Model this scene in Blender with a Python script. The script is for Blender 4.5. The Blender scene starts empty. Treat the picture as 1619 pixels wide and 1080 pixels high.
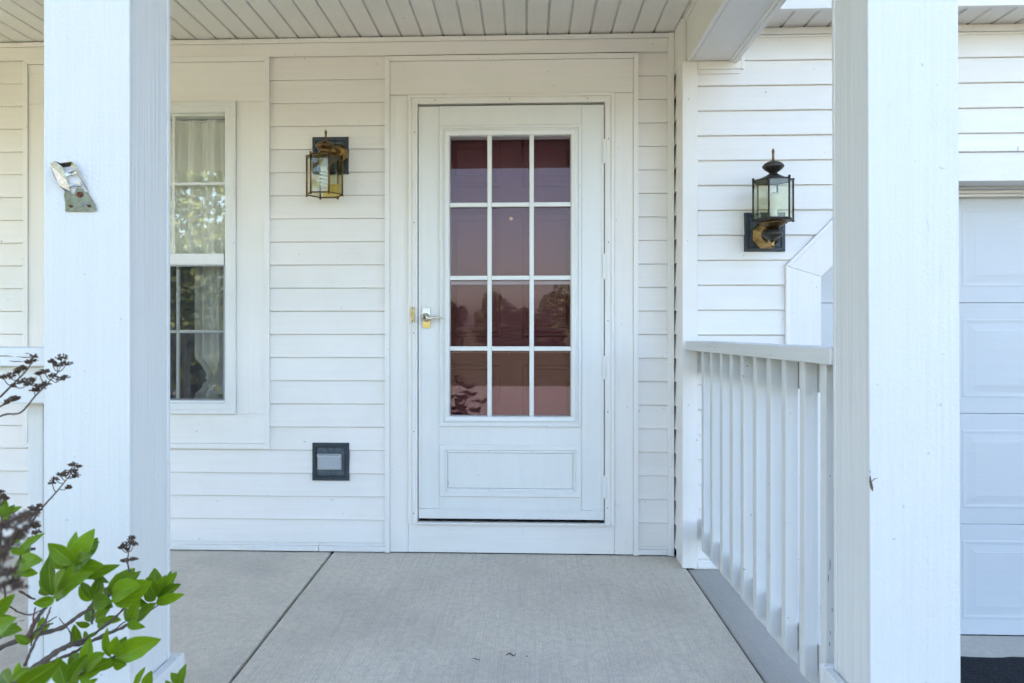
import bpy, bmesh, math, random
from mathutils import Vector, Matrix, Quaternion

random.seed(11)
sc = bpy.context.scene
COL = sc.collection
PI = math.pi
R = math.radians

# ------------------------------------------------------------------ camera, sky, sun, exposure
cam_d = bpy.data.cameras.new('camera')
cam = bpy.data.objects.new('camera', cam_d)
COL.objects.link(cam)
cam.location = (0.0, -3.662, 1.11)
cam.rotation_euler = (PI / 2, 0, R(2.18))
cam_d.sensor_width = 36.0
cam_d.lens = 36.0 * 1180.0 / 1619.0
cam_d.shift_x = 20.5 / 1619.0
cam_d.shift_y = -23.0 / 1619.0
cam_d.clip_start = 0.05
cam_d.clip_end = 2000.0
cam_d.dof.use_dof = True
cam_d.dof.focus_distance = 2.7
cam_d.dof.aperture_fstop = 6.3
sc.camera = cam

SUN_EL, SUN_AZ = R(42.0), R(-14.0)          # azimuth measured from +Y towards +X
sun_dir = Vector((math.sin(SUN_AZ) * math.cos(SUN_EL), math.cos(SUN_AZ) * math.cos(SUN_EL), math.sin(SUN_EL)))
world = bpy.data.worlds.new('World')
sc.world = world
world.use_nodes = True
wn = world.node_tree
wn.nodes.clear()
sky = wn.nodes.new('ShaderNodeTexSky')
sky.sky_type = 'NISHITA'
sky.sun_disc = False
sky.sun_elevation = SUN_EL
sky.sun_rotation = SUN_AZ
sky.air_density = 1.0
sky.dust_density = 2.2
sky.ozone_density = 0.6
bg = wn.nodes.new('ShaderNodeBackground')
bg.inputs['Strength'].default_value = 0.15
wo = wn.nodes.new('ShaderNodeOutputWorld')
wn.links.new(sky.outputs[0], bg.inputs[0])
wn.links.new(bg.outputs[0], wo.inputs[0])

sun_l = bpy.data.lights.new('sun', 'SUN')
sun_l.energy = 5.0
sun_l.angle = R(0.53)
sun_l.color = (1.0, 0.93, 0.83)
sun = bpy.data.objects.new('sun', sun_l)
COL.objects.link(sun)
sun.rotation_euler = (-sun_dir).to_track_quat('-Z', 'Y').to_euler()
sun.location = sun_dir * 60

sc.view_settings.view_transform = 'Standard'
sc.view_settings.look = 'None'
sc.view_settings.gamma = 1.0
sc.view_settings.use_curve_mapping = False
sc.view_settings.exposure = 2.57
sc.cycles.use_denoising = True
sc.cycles.use_adaptive_sampling = True
sc.cycles.adaptive_threshold = 0.03
sc.cycles.adaptive_min_samples = 16
sc.cycles.max_bounces = 6
sc.cycles.diffuse_bounces = 3
sc.cycles.glossy_bounces = 4
sc.cycles.transparent_max_bounces = 24
sc.cycles.caustics_reflective = False
sc.cycles.caustics_refractive = False
sc.cycles.sample_clamp_indirect = 6.0


# ------------------------------------------------------------------ materials
def newmat(name):
    m = bpy.data.materials.new(name)
    m.use_nodes = True
    nt = m.node_tree
    b = nt.nodes['Principled BSDF']
    return m, nt, b


def N(nt, kind, **kw):
    n = nt.nodes.new(kind)
    for k, v in kw.items():
        setattr(n, k, v)
    return n


def coords(nt, scale, jitter=True):
    """object coordinates, shifted per object so that copies do not repeat, then scaled"""
    tc = N(nt, 'ShaderNodeTexCoord')
    mp = N(nt, 'ShaderNodeMapping')
    mp.inputs['Scale'].default_value = scale
    if jitter:
        oi = N(nt, 'ShaderNodeObjectInfo')
        ml = N(nt, 'ShaderNodeVectorMath', operation='SCALE')
        cmb = N(nt, 'ShaderNodeCombineXYZ')
        for i in range(3):
            nt.links.new(oi.outputs['Random'], cmb.inputs[i])
        nt.links.new(cmb.outputs[0], ml.inputs[0])
        ml.inputs['Scale'].default_value = 37.0
        ad = N(nt, 'ShaderNodeVectorMath', operation='ADD')
        nt.links.new(tc.outputs['Object'], ad.inputs[0])
        nt.links.new(ml.outputs[0], ad.inputs[1])
        nt.links.new(ad.outputs[0], mp.inputs['Vector'])
    else:
        nt.links.new(tc.outputs['Object'], mp.inputs['Vector'])
    return mp.outputs[0]


def noise(nt, vec, scale, detail=4.0, rough=0.55):
    n = N(nt, 'ShaderNodeTexNoise')
    n.inputs['Scale'].default_value = scale
    n.inputs['Detail'].default_value = detail
    n.inputs['Roughness'].default_value = rough
    nt.links.new(vec, n.inputs['Vector'])
    return n.outputs['Fac']


def ramp(nt, fac, stops):
    r = N(nt, 'ShaderNodeValToRGB')
    e = r.color_ramp.elements
    while len(e) < len(stops):
        e.new(0.5)
    for i, (p, c) in enumerate(stops):
        e[i].position = p
        e[i].color = (c[0], c[1], c[2], 1) if len(c) == 3 else c
    nt.links.new(fac, r.inputs[0])
    return r.outputs[0]


def mixc(nt, fac, a, b, mode='MIX'):
    m = N(nt, 'ShaderNodeMix', data_type='RGBA', blend_type=mode)
    for sock, v in ((m.inputs[0], fac), (m.inputs[6], a), (m.inputs[7], b)):
        if isinstance(v, (int, float)):
            sock.default_value = v
        elif isinstance(v, tuple):
            sock.default_value = (v[0], v[1], v[2], 1)
        else:
            nt.links.new(v, sock)
    return m.outputs[2]


def math_(nt, op, a, b):
    m = N(nt, 'ShaderNodeMath', operation=op)
    for s, v in ((m.inputs[0], a), (m.inputs[1], b)):
        if isinstance(v, (int, float)):
            s.default_value = v
        else:
            nt.links.new(v, s)
    return m.outputs[0]


def bump(nt, bsdf, height, strength, dist=0.002):
    b = N(nt, 'ShaderNodeBump')
    b.inputs['Strength'].default_value = strength
    b.inputs['Distance'].default_value = dist
    nt.links.new(height, b.inputs['Height'])
    nt.links.new(b.outputs[0], bsdf.inputs['Normal'])


def painted(name, col, axis, grain=0.5, rough=0.5, dirt=(0.55, 0.47, 0.34), dirt_amt=0.22, specks=0.5,
            brush=0.0, cross=90.0):
    """painted / vinyl surface with grain running along axis (0,1,2), faint grime and fly specks"""
    m, nt, b = newmat(name)
    base = coords(nt, (1, 1, 1))

    def scaled(v):
        k = N(nt, 'ShaderNodeVectorMath', operation='MULTIPLY')
        nt.links.new(base, k.inputs[0])
        k.inputs[1].default_value = v
        return k.outputs[0]
    s = [cross] * 3
    s[axis] = 2.2
    g1 = noise(nt, scaled(tuple(s)), 1.0, 1.0, 0.6)
    s2 = [cross * 0.3] * 3
    s2[axis] = 0.9
    g2 = noise(nt, scaled(tuple(s2)), 1.0, 2.0, 0.65)
    big = noise(nt, base, 2.3, 4.0, 0.6)
    spk = noise(nt, base, 75.0, 0.0, 0.5)
    c = mixc(nt, math_(nt, 'MULTIPLY', ramp(nt, big, [(0.42, (0, 0, 0)), (0.85, (1, 1, 1))]), dirt_amt), col, dirt)
    c = mixc(nt, math_(nt, 'MULTIPLY', ramp(nt, g1, [(0.3, (0, 0, 0)), (0.75, (1, 1, 1))]), 0.05), c, (0.35, 0.33, 0.3))
    c = mixc(nt, math_(nt, 'MULTIPLY', ramp(nt, spk, [(0.865, (0, 0, 0)), (0.885, (1, 1, 1))]), specks), c, (0.16, 0.12, 0.08))
    nt.links.new(c, b.inputs['Base Color'])
    rr = N(nt, 'ShaderNodeMapRange')
    rr.inputs['To Min'].default_value = rough - 0.08
    rr.inputs['To Max'].default_value = rough + 0.1
    nt.links.new(g2, rr.inputs[0])
    nt.links.new(rr.outputs[0], b.inputs['Roughness'])
    h = math_(nt, 'ADD', math_(nt, 'MULTIPLY', g1, 0.5), math_(nt, 'MULTIPLY', g2, 1.0))
    if brush:
        h = math_(nt, 'ADD', h, math_(nt, 'MULTIPLY', noise(nt, base, 140.0, 1.0, 0.6), 0.12 + brush))
    bump(nt, b, h, grain, 0.003)
    return m


VINYL = (0.86, 0.815, 0.775)
TRIMC = (0.86, 0.82, 0.78)
WHITE = (0.68, 0.675, 0.66)
M = {}
M['siding'] = painted('vinyl_siding', VINYL, 0, 0.30, 0.45, dirt_amt=0.18, cross=60)
M['soffit'] = painted('vinyl_soffit', (0.84, 0.795, 0.745), 1, 0.15, 0.45, dirt_amt=0.15, cross=60)
M['trim_x'] = painted('trim_paint_horizontal', TRIMC, 0, 0.35, 0.5, dirt_amt=0.15)
M['trim_y'] = painted('trim_paint_lengthwise', TRIMC, 1, 0.5, 0.5, dirt_amt=0.12)
M['trim_z'] = painted('trim_paint_vertical', TRIMC, 2, 0.35, 0.5, dirt_amt=0.15)
M['channel'] = painted('vinyl_channel', (0.86, 0.825, 0.79), 2, 0.06, 0.4, dirt_amt=0.12, specks=0.7)
M['door_paint'] = painted('door_enamel', (0.78, 0.77, 0.745), 2, 0.04, 0.35, dirt_amt=0.06, specks=0.35, cross=30)
M['garage_paint'] = painted('garage_enamel', (0.60, 0.61, 0.625), 0, 0.22, 0.42, dirt_amt=0.06, specks=0.2, cross=120)
M['post_front'] = painted('post_paint_rough', WHITE, 2, 1.0, 0.42, dirt_amt=0.07, specks=0.25, brush=0.25, cross=85)
M['post_side'] = painted('post_paint_grained', (0.72, 0.71, 0.69), 2, 1.0, 0.5, dirt_amt=0.06, specks=0.12, cross=110)
M['rail_y'] = painted('railing_paint_lengthwise', (0.70, 0.695, 0.68), 1, 0.4, 0.5, dirt_amt=0.12)
M['rail_x'] = painted('railing_paint_crosswise', (0.70, 0.695, 0.68), 0, 0.5, 0.5, dirt_amt=0.1)
M['rail_z'] = painted('railing_paint_upright', (0.70, 0.695, 0.68), 2, 0.35, 0.5, dirt_amt=0.1)


def plain(name, col, rough=0.5, metal=0.0, nscale=0.0, namt=0.0, ncol=(0, 0, 0), bmp=0.0):
    m, nt, b = newmat(name)
    b.inputs['Roughness'].default_value = rough
    b.inputs['Metallic'].default_value = metal
    if namt:
        f = noise(nt, coords(nt, (1, 1, 1)), nscale, 5.0, 0.65)
        c = mixc(nt, math_(nt, 'MULTIPLY', ramp(nt, f, [(0.38, (0, 0, 0)), (0.68, (1, 1, 1))]), namt), col, ncol)
        nt.links.new(c, b.inputs['Base Color'])
        if bmp:
            bump(nt, b, f, bmp, 0.002)
    else:
        b.inputs['Base Color'].default_value = (*col, 1)
    return m


M['dark_gap'] = plain('dark_gap', (0.012, 0.012, 0.012), 0.9)  # near-black, puts the shade of gaps and hollows into the colour
M['rubber'] = plain('rubber_seal', (0.02, 0.02, 0.022), 0.7)
M['aluminium'] = plain('mill_aluminium', (0.62, 0.63, 0.64), 0.35, 0.9, 60, 0.4, (0.4, 0.4, 0.4))
M['steel'] = plain('galvanised_steel', (0.40, 0.43, 0.45), 0.20, 1.0, 110, 0.7, (0.16, 0.17, 0.17), 0.15)
M['screw'] = plain('screw_steel', (0.30, 0.30, 0.30), 0.45, 0.7)
M['rust'] = plain('rusty_screw', (0.20, 0.055, 0.02), 0.8, 0.1, 300, 0.7, (0.05, 0.015, 0.01), 0.4)
M['brass'] = plain('brass', (0.56, 0.41, 0.17), 0.28, 1.0, 90, 0.5, (0.33, 0.23, 0.09))
M['brass_pale'] = plain('pale_brass', (0.62, 0.48, 0.26), 0.45, 0.6, 90, 0.3, (0.5, 0.36, 0.17))
M['nickel'] = plain('worn_plated_lever', (0.68, 0.64, 0.52), 0.28, 1.0, 80, 0.4, (0.5, 0.42, 0.24))
M['antique'] = plain('antique_brass', (0.20, 0.115, 0.048), 0.36, 0.9, 55, 0.75, (0.06, 0.038, 0.02), 0.15)
M['gold'] = plain('gold_lacquer', (0.40, 0.26, 0.095), 0.25, 1.0, 30, 0.8, (0.15, 0.085, 0.035))
M['bronze'] = plain('weathered_bronze', (0.040, 0.036, 0.030), 0.40, 0.6, 140, 0.6, (0.10, 0.09, 0.07), 0.3)
M['slate'] = plain('slate_plate', (0.045, 0.06, 0.075), 0.55, 0.0, 65, 0.6, (0.15, 0.18, 0.20), 0.35)
M['slate_rim'] = plain('slate_plate_rim', (0.022, 0.032, 0.042), 0.5, 0.0, 65, 0.4, (0.06, 0.075, 0.09), 0.25)
M['cover_grey'] = plain('grey_cover', (0.40, 0.43, 0.46), 0.42, 0.2, 20, 0.3, (0.33, 0.36, 0.39))
M['porcelain'] = plain('white_bulb_glass', (0.82, 0.80, 0.72), 0.3)
M['socket'] = plain('bulb_socket', (0.42, 0.38, 0.24), 0.5)
M['amber'] = plain('plain_amber', (0.62, 0.46, 0.10), 0.5)
M['entry_red'] = plain('entry_door_red', (0.085, 0.009, 0.011), 0.6, 0.0, 9, 0.4, (0.062, 0.007, 0.009), 0.1)
M['room'] = plain('room_wall', (0.30, 0.29, 0.26), 0.9)
M['sash_grey'] = plain('grey_sash', (0.33, 0.36, 0.39), 0.45)
M['screen_frame'] = plain('screen_frame', (0.42, 0.44, 0.45), 0.5)
M['wood_knot'] = plain('bare_wood_knot', (0.13, 0.085, 0.05), 0.9, 0.0, 200, 0.7, (0.03, 0.02, 0.015), 0.6)
M['caulk'] = plain('yellowed_caulk', (0.50, 0.42, 0.29), 0.8, 0.0, 6, 0.8, (0.74, 0.70, 0.62))
M['crack'] = plain('paint_crack', (0.11, 0.095, 0.075), 0.95)
M['twig'] = plain('twig', (0.06, 0.035, 0.02), 0.9)
M['roof'] = plain('roof_shingle', (0.12, 0.11, 0.105), 0.95, 0.0, 8, 0.5, (0.07, 0.065, 0.06))


def glass(name, ior, tint=(0.96, 0.97, 0.96), refl=(1, 1, 1)):
    m, nt, b = newmat(name)
    nt.nodes.remove(b)
    out = nt.nodes['Material Output']
    lw = N(nt, 'ShaderNodeLayerWeight')
    lw.inputs['Blend'].default_value = 0.5
    r0 = ((ior - 1) / (ior + 1)) ** 2                 # Schlick's approximation of the Fresnel curve
    fac = math_(nt, 'ADD', math_(nt, 'MULTIPLY', math_(nt, 'POWER', lw.outputs['Facing'], 5.0), 1 - r0), r0)
    tr = N(nt, 'ShaderNodeBsdfTransparent')
    tr.inputs['Color'].default_value = (*tint, 1)
    gl = N(nt, 'ShaderNodeBsdfAnisotropic')
    gl.inputs['Roughness'].default_value = 0.004
    gl.inputs['Color'].default_value = (*refl, 1)
    mx = N(nt, 'ShaderNodeMixShader')
    nt.links.new(fac, mx.inputs[0])
    nt.links.new(tr.outputs[0], mx.inputs[1])
    nt.links.new(gl.outputs[0], mx.inputs[2])
    nt.links.new(mx.outputs[0], out.inputs['Surface'])
    return m


M['door_glass'] = glass('storm_door_glass', 1.34, (0.93, 0.87, 0.89), (1.0, 0.84, 0.88))
M['window_glass'] = glass('window_glass', 1.80, (0.97, 0.98, 0.97))
M['lamp_glass'] = glass('lantern_glass', 1.42, (0.92, 0.92, 0.85))


def screen_mat():
    m, nt, b = newmat('insect_screen')
    out = nt.nodes['Material Output']
    b.inputs['Base Color'].default_value = (0.05, 0.055, 0.06, 1)
    b.inputs['Roughness'].default_value = 0.7
    tr = N(nt, 'ShaderNodeBsdfTransparent')
    mx = N(nt, 'ShaderNodeMixShader')
    mx.inputs[0].default_value = 0.19
    nt.links.new(tr.outputs[0], mx.inputs[1])
    nt.links.new(b.outputs[0], mx.inputs[2])
    nt.links.new(mx.outputs[0], out.inputs['Surface'])
    return m


M['screen'] = screen_mat()


def curtain_mat():
    m, nt, b = newmat('sheer_curtain')
    v = noise(nt, coords(nt, (60, 60, 400), False), 1.0, 2.0)
    nt.links.new(mixc(nt, v, (0.90, 0.87, 0.76), (0.95, 0.93, 0.86)), b.inputs['Base Color'])
    b.inputs['Roughness'].default_value = 0.9
    out = nt.nodes['Material Output']
    tl = N(nt, 'ShaderNodeBsdfTranslucent')
    tl.inputs['Color'].default_value = (0.7, 0.68, 0.6, 1)
    mx = N(nt, 'ShaderNodeMixShader')
    mx.inputs[0].default_value = 0.12
    nt.links.new(b.outputs[0], mx.inputs[1])
    nt.links.new(tl.outputs[0], mx.inputs[2])
    nt.links.new(mx.outputs[0], out.inputs['Surface'])
    return m


M['curtain'] = curtain_mat()


def concrete(name, col, streak_axis, streak=0.45, stain=0.5, col2=(0.47, 0.40, 0.335)):
    m, nt, b = newmat(name)
    v = coords(nt, (1, 1, 1), False)
    fine = noise(nt, v, 210.0, 2.0, 0.75)
    mid = noise(nt, v, 34.0, 3.0, 0.65)
    big = noise(nt, v, 1.7, 6.0, 0.6)
    s = [150.0, 150.0, 1.0]
    s[streak_axis] = 2.5
    st = noise(nt, coords(nt, tuple(s), False), 1.0, 3.0, 0.6)
    spot = noise(nt, v, 62.0, 0.0, 0.5)
    c = mixc(nt, math_(nt, 'MULTIPLY', ramp(nt, big, [(0.44, (0, 0, 0)), (0.70, (1, 1, 1))]), stain), col, col2)
    c = mixc(nt, math_(nt, 'MULTIPLY', ramp(nt, mid, [(0.4, (0, 0, 0)), (0.7, (1, 1, 1))]), 0.32), c, (0.36, 0.32, 0.28))
    c = mixc(nt, math_(nt, 'MULTIPLY', ramp(nt, fine, [(0.42, (0, 0, 0)), (0.66, (1, 1, 1))]), 0.62), c, (0.30, 0.285, 0.265))
    c = mixc(nt, math_(nt, 'MULTIPLY', ramp(nt, st, [(0.48, (0, 0, 0)), (0.66, (1, 1, 1))]), streak * 0.5), c, (0.30, 0.285, 0.265))
    c = mixc(nt, math_(nt, 'MULTIPLY', ramp(nt, spot, [(0.885, (0, 0, 0)), (0.90, (1, 1, 1))]), 0.5), c, (0.07, 0.055, 0.04))
    nt.links.new(c, b.inputs['Base Color'])
    b.inputs['Roughness'].default_value = 0.88
    h = math_(nt, 'ADD', math_(nt, 'MULTIPLY', fine, 0.5), math_(nt, 'MULTIPLY', st, streak * 1.5))
    bump(nt, b, h, 0.35, 0.002)
    return m


M['concrete'] = concrete('broomed_concrete', (0.80, 0.70, 0.565), 1)
M['concrete_left'] = concrete('broomed_concrete_warm', (0.82, 0.72, 0.58), 0, 0.3, 0.5)
M['concrete_edge'] = concrete('concrete_edge', (0.48, 0.44, 0.385), 1, 0.7, 0.4, (0.36, 0.33, 0.29))
M['apron'] = concrete('apron_concrete', (0.58, 0.52, 0.42), 0, 0.1, 0.5)
M['road'] = concrete('pale_road', (0.50, 0.455, 0.41), 0, 0.0, 0.3)
M['asphalt'] = plain('sealed_asphalt', (0.007, 0.008, 0.010), 0.85, 0.0, 150, 0.9, (0.05, 0.05, 0.055), 1.0)
M['asphalt'].node_tree.nodes['Principled BSDF'].inputs['Specular IOR Level'].default_value = 0.12


def ground_mat(name, a, b_, scale):
    m, nt, b = newmat(name)
    v = coords(nt, (1, 1, 1), False)
    f = noise(nt, v, scale, 8.0, 0.7)
    g = noise(nt, v, 0.35, 4.0, 0.6)
    c = mixc(nt, ramp(nt, f, [(0.3, (0, 0, 0)), (0.7, (1, 1, 1))]), a, b_)
    c = mixc(nt, math_(nt, 'MULTIPLY', g, 0.5), c, (0.13, 0.125, 0.045))
    nt.links.new(c, b.inputs['Base Color'])
    b.inputs['Roughness'].default_value = 0.95
    bump(nt, b, f, 0.8, 0.03)
    return m


M['lawn'] = ground_mat('lawn_grass', (0.075, 0.085, 0.028), (0.15, 0.15, 0.06), 9.0)
M['mulch'] = ground_mat('bark_mulch', (0.035, 0.02, 0.012), (0.10, 0.06, 0.035), 60.0)


def leaf_mat(name, dark, light, vein, rough=0.42, transl=0.3, trcol=(0.25, 0.45, 0.05)):
    m, nt, b = newmat(name)
    uv = N(nt, 'ShaderNodeUVMap')
    sep = N(nt, 'ShaderNodeSeparateXYZ')
    nt.links.new(uv.outputs[0], sep.inputs[0])
    oi = N(nt, 'ShaderNodeObjectInfo')
    # u: -0.5..0.5 across, v: 0..1 along; side veins run obliquely
    au = math_(nt, 'ABSOLUTE', math_(nt, 'SUBTRACT', sep.outputs[0], 0.5), 0)
    ph = math_(nt, 'SUBTRACT', math_(nt, 'MULTIPLY', sep.outputs[1], 11.0), math_(nt, 'MULTIPLY', au, 9.0))
    tri = math_(nt, 'ABSOLUTE', math_(nt, 'SUBTRACT', math_(nt, 'FRACT', ph, 0), 0.5), 0)
    side = ramp(nt, tri, [(0.0, (1, 1, 1)), (0.14, (0, 0, 0))])
    mid = ramp(nt, au, [(0.012, (1, 1, 1)), (0.035, (0, 0, 0))])
    vv = math_(nt, 'MAXIMUM', math_(nt, 'MULTIPLY', side, 0.6), mid)
    f = noise(nt, coords(nt, (1, 1, 1)), 3.0, 5.0)
    c = mixc(nt, math_(nt, 'ADD', math_(nt, 'MULTIPLY', oi.outputs['Random'], 0.85), math_(nt, 'MULTIPLY', f, 0.25)), dark, light)
    rim = ramp(nt, au, [(0.40, (0, 0, 0)), (0.5, (1, 1, 1))])
    c = mixc(nt, math_(nt, 'MULTIPLY', rim, 0.35), c, vein)
    c = mixc(nt, math_(nt, 'MULTIPLY', vv, 0.85), c, vein)
    nt.links.new(c, b.inputs['Base Color'])
    b.inputs['Roughness'].default_value = rough
    b.inputs['Specular IOR Level'].default_value = 0.2
    bump(nt, b, math_(nt, 'MULTIPLY', vv, -1.0), 0.9, 0.003)
    tl = N(nt, 'ShaderNodeBsdfTranslucent')
    tl.inputs['Color'].default_value = (*trcol, 1)
    mx = N(nt, 'ShaderNodeMixShader')
    mx.inputs[0].default_value = transl
    nt.links.new(b.outputs[0], mx.inputs[1])
    nt.links.new(tl.outputs[0], mx.inputs[2])
    nt.links.new(mx.outputs[0], nt.nodes['Material Output'].inputs['Surface'])
    return m


M['leaf'] = leaf_mat('shrub_leaf', (0.012, 0.064, 0.002), (0.195, 0.330, 0.008), (0.32, 0.45, 0.05), 0.27, 0.24, (0.36, 0.52, 0.02))
M['stem'] = plain('shrub_stem', (0.115, 0.080, 0.058), 0.8, 0.0, 130, 0.6, (0.05, 0.032, 0.025), 0.4)
M['stem_red'] = plain('young_red_stem', (0.17, 0.045, 0.03), 0.6)
M['seed'] = plain('dried_floret', (0.10, 0.058, 0.034), 0.9, 0.0, 160, 0.7, (0.022, 0.013, 0.010))
M['bark'] = plain('tree_bark', (0.10, 0.075, 0.055), 0.9, 0.0, 20, 0.6, (0.05, 0.04, 0.03), 0.6)


def crown_mat(name, a, b_):
    m, nt, b = newmat(name)
    g = N(nt, 'ShaderNodeNewGeometry')
    c = mixc(nt, g.outputs['Random Per Island'], a, b_)
    nt.links.new(c, b.inputs['Base Color'])
    b.inputs['Roughness'].default_value = 0.55
    return m


M['crown'] = crown_mat('tree_foliage', (0.05, 0.085, 0.02), (0.13, 0.17, 0.045))
M['crown_far'] = crown_mat('far_foliage', (0.022, 0.036, 0.010), (0.075, 0.085, 0.025))
M['crown_spring'] = crown_mat('spring_foliage', (0.10, 0.13, 0.03), (0.22, 0.24, 0.08))


# ------------------------------------------------------------------ geometry helpers
def link(o, parent=None):
    COL.objects.link(o)
    if parent is not None:
        o.parent = parent
    return o


def wloc(o):
    p = Vector(o.location)
    while o.parent is not None:
        o = o.parent
        p += Vector(o.location)
    return p


def put(o, at, parent):
    """link o so that its origin stands at world point `at` (no rotated parents here)"""
    COL.objects.link(o)
    if parent is not None:
        o.parent = parent
        o.location = Vector(at) - wloc(parent)
    else:
        o.location = at
    return o


def thing(name, label, cat, at, group=None, kind=None):
    o = bpy.data.objects.new(name, None)
    COL.objects.link(o)
    o.empty_display_size = 0.1
    o.location = at
    tag(o, label, cat, group, kind)
    return o


def tag(o, label=None, cat=None, group=None, kind=None):
    if label:
        o['label'] = label
    if cat:
        o['category'] = cat
    if group:
        o['group'] = group
    if kind:
        o['kind'] = kind
    return o


def group_part(name, parent, at):
    o = bpy.data.objects.new(name, None)
    o.empty_display_size = 0.05
    return put(o, at, parent)


def mesh_from(name, bm, mats, smooth=False):
    me = bpy.data.meshes.new(name)
    bm.normal_update()
    bm.to_mesh(me)
    bm.free()
    for m in (mats if isinstance(mats, (list, tuple)) else [mats]):
        me.materials.append(m)
    if smooth:
        for p in me.polygons:
            p.use_smooth = True
    return me


def pydata(name, verts, faces, mats, parent, at=(0, 0, 0), smooth=False):
    me = bpy.data.meshes.new(name)
    a = Vector(at)
    me.from_pydata([tuple(Vector(v) - a) for v in verts], [], faces)
    me.validate()
    bm = bmesh.new()
    bm.from_mesh(me)
    bmesh.ops.recalc_face_normals(bm, faces=bm.faces)
    bm.to_mesh(me)
    bm.free()
    for m in (mats if isinstance(mats, (list, tuple)) else [mats]):
        me.materials.append(m)
    if smooth:
        for p in me.polygons:
            p.use_smooth = True
    o = bpy.data.objects.new(name, me)
    return put(o, at, parent)


MESH_CACHE = {}


def box_mesh(name, sx, sy, sz, mat, bev):
    key = (name, round(sx, 4), round(sy, 4), round(sz, 4), mat.name, bev)
    if key in MESH_CACHE:
        return MESH_CACHE[key]
    bm = bmesh.new()
    bmesh.ops.create_cube(bm, size=1.0)
    bmesh.ops.scale(bm, vec=(sx, sy, sz), verts=bm.verts)
    if bev:
        bmesh.ops.bevel(bm, geom=list(bm.edges), offset=bev, segments=1 if bev < 0.0021 else 2, affect='EDGES', profile=0.5)
    me = mesh_from(name, bm, mat)
    MESH_CACHE[key] = me
    return me


def box(name, x0, x1, y0, y1, z0, z1, mat, parent=None, bev=0.0015):
    me = box_mesh(name, abs(x1 - x0), abs(y1 - y0), abs(z1 - z0), mat, bev)
    o = bpy.data.objects.new(name, me)
    return put(o, ((x0 + x1) / 2, (y0 + y1) / 2, (z0 + z1) / 2), parent)


def rings(name, loops, mats, parent, at, close_last=True, close_first=False, smooth=False, mat_ids=None):
    """stitch a list of equal-length vertex loops into a surface"""
    verts, faces = [], []
    n = len(loops[0])
    for lp in loops:
        verts += lp
    ids = []
    for i in range(len(loops) - 1):
        for k in range(n):
            faces.append((i * n + k, i * n + (k + 1) % n, (i + 1) * n + (k + 1) % n, (i + 1) * n + k))
            ids.append(mat_ids[i] if mat_ids else 0)
    if close_last:
        faces.append(tuple((len(loops) - 1) * n + k for k in range(n)))
        ids.append(mat_ids[-1] if mat_ids else 0)
    if close_first:
        faces.append(tuple(reversed(range(n))))
        ids.append(mat_ids[0] if mat_ids else 0)
    o = pydata(name, verts, faces, mats, parent, at, smooth)
    if mat_ids:
        for p, i in zip(o.data.polygons, ids):
            p.material_index = i
    return o


def frame(name, x0, x1, z0, z1, prof, mat, parent, fill=False, mat_ids=None):
    """mitred rectangular moulding facing -Y: prof is a list of (inset, y)"""
    loops = []
    for ins, y in prof:
        loops.append([(x0 + ins, y, z0 + ins), (x1 - ins, y, z0 + ins), (x1 - ins, y, z1 - ins), (x0 + ins, y, z1 - ins)])
    return rings(name, loops, mat, parent, ((x0 + x1) / 2, prof[0][1], (z0 + z1) / 2), close_last=fill, mat_ids=mat_ids)


def lathe_bm(bm, prof, segs=20, origin=(0, 0, 0), axis='Z', mat=0, cap=True):
    """prof: list of (r, h)"""
    o = Vector(origin)
    loops = []
    for r, h in prof:
        lp = []
        for k in range(segs):
            a = 2 * PI * k / segs
            if axis == 'Z':
                v = Vector((r * math.cos(a), r * math.sin(a), h))
            elif axis == 'Y':
                v = Vector((r * math.cos(a), h, r * math.sin(a)))
            else:
                v = Vector((h, r * math.cos(a), r * math.sin(a)))
            lp.append(bm.verts.new(o + v))
        loops.append(lp)
    fs = []
    for i in range(len(loops) - 1):
        for k in range(segs):
            fs.append(bm.faces.new((loops[i][k], loops[i][(k + 1) % segs], loops[i + 1][(k + 1) % segs], loops[i + 1][k])))
    if cap:
        fs.append(bm.faces.new(list(reversed(loops[0]))))
        fs.append(bm.faces.new(loops[-1]))
    for f in fs:
        f.material_index = mat
        f.smooth = True
    return fs


def tube_bm(bm, pts, radii, segs=6, mat=0, cap=True):
    pts = [Vector(p) for p in pts]
    loops = []
    ref = Vector((0.31, 0.17, 0.93))
    for i, p in enumerate(pts):
        d = (pts[min(i + 1, len(pts) - 1)] - pts[max(i - 1, 0)])
        if d.length < 1e-9:
            d = Vector((0, 0, 1))
        d.normalize()
        u = d.cross(ref)
        if u.length < 0.05:
            u = d.cross(Vector((1, 0, 0)))
        u.normalize()
        w = d.cross(u)
        loops.append([bm.verts.new(p + (u * math.cos(2 * PI * k / segs) + w * math.sin(2 * PI * k / segs)) * radii[i]) for k in range(segs)])
    for i in range(len(loops) - 1):
        for k in range(segs):
            f = bm.faces.new((loops[i][k], loops[i][(k + 1) % segs], loops[i + 1][(k + 1) % segs], loops[i + 1][k]))
            f.material_index = mat
            f.smooth = True
    if cap:
        bm.faces.new(list(reversed(loops[0]))).material_index = mat
        bm.faces.new(loops[-1]).material_index = mat


def cube_bm(bm, x0, x1, y0, y1, z0, z1, mat=0):
    vs = [bm.verts.new(p) for p in ((x0, y0, z0), (x1, y0, z0), (x1, y1, z0), (x0, y1, z0), (x0, y0, z1), (x1, y0, z1), (x1, y1, z1), (x0, y1, z1))]
    for q in ((0, 3, 2, 1), (4, 5, 6, 7), (0, 1, 5, 4), (1, 2, 6, 5), (2, 3, 7, 6), (3, 0, 4, 7)):
        bm.faces.new([vs[i] for i in q]).material_index = mat


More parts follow.
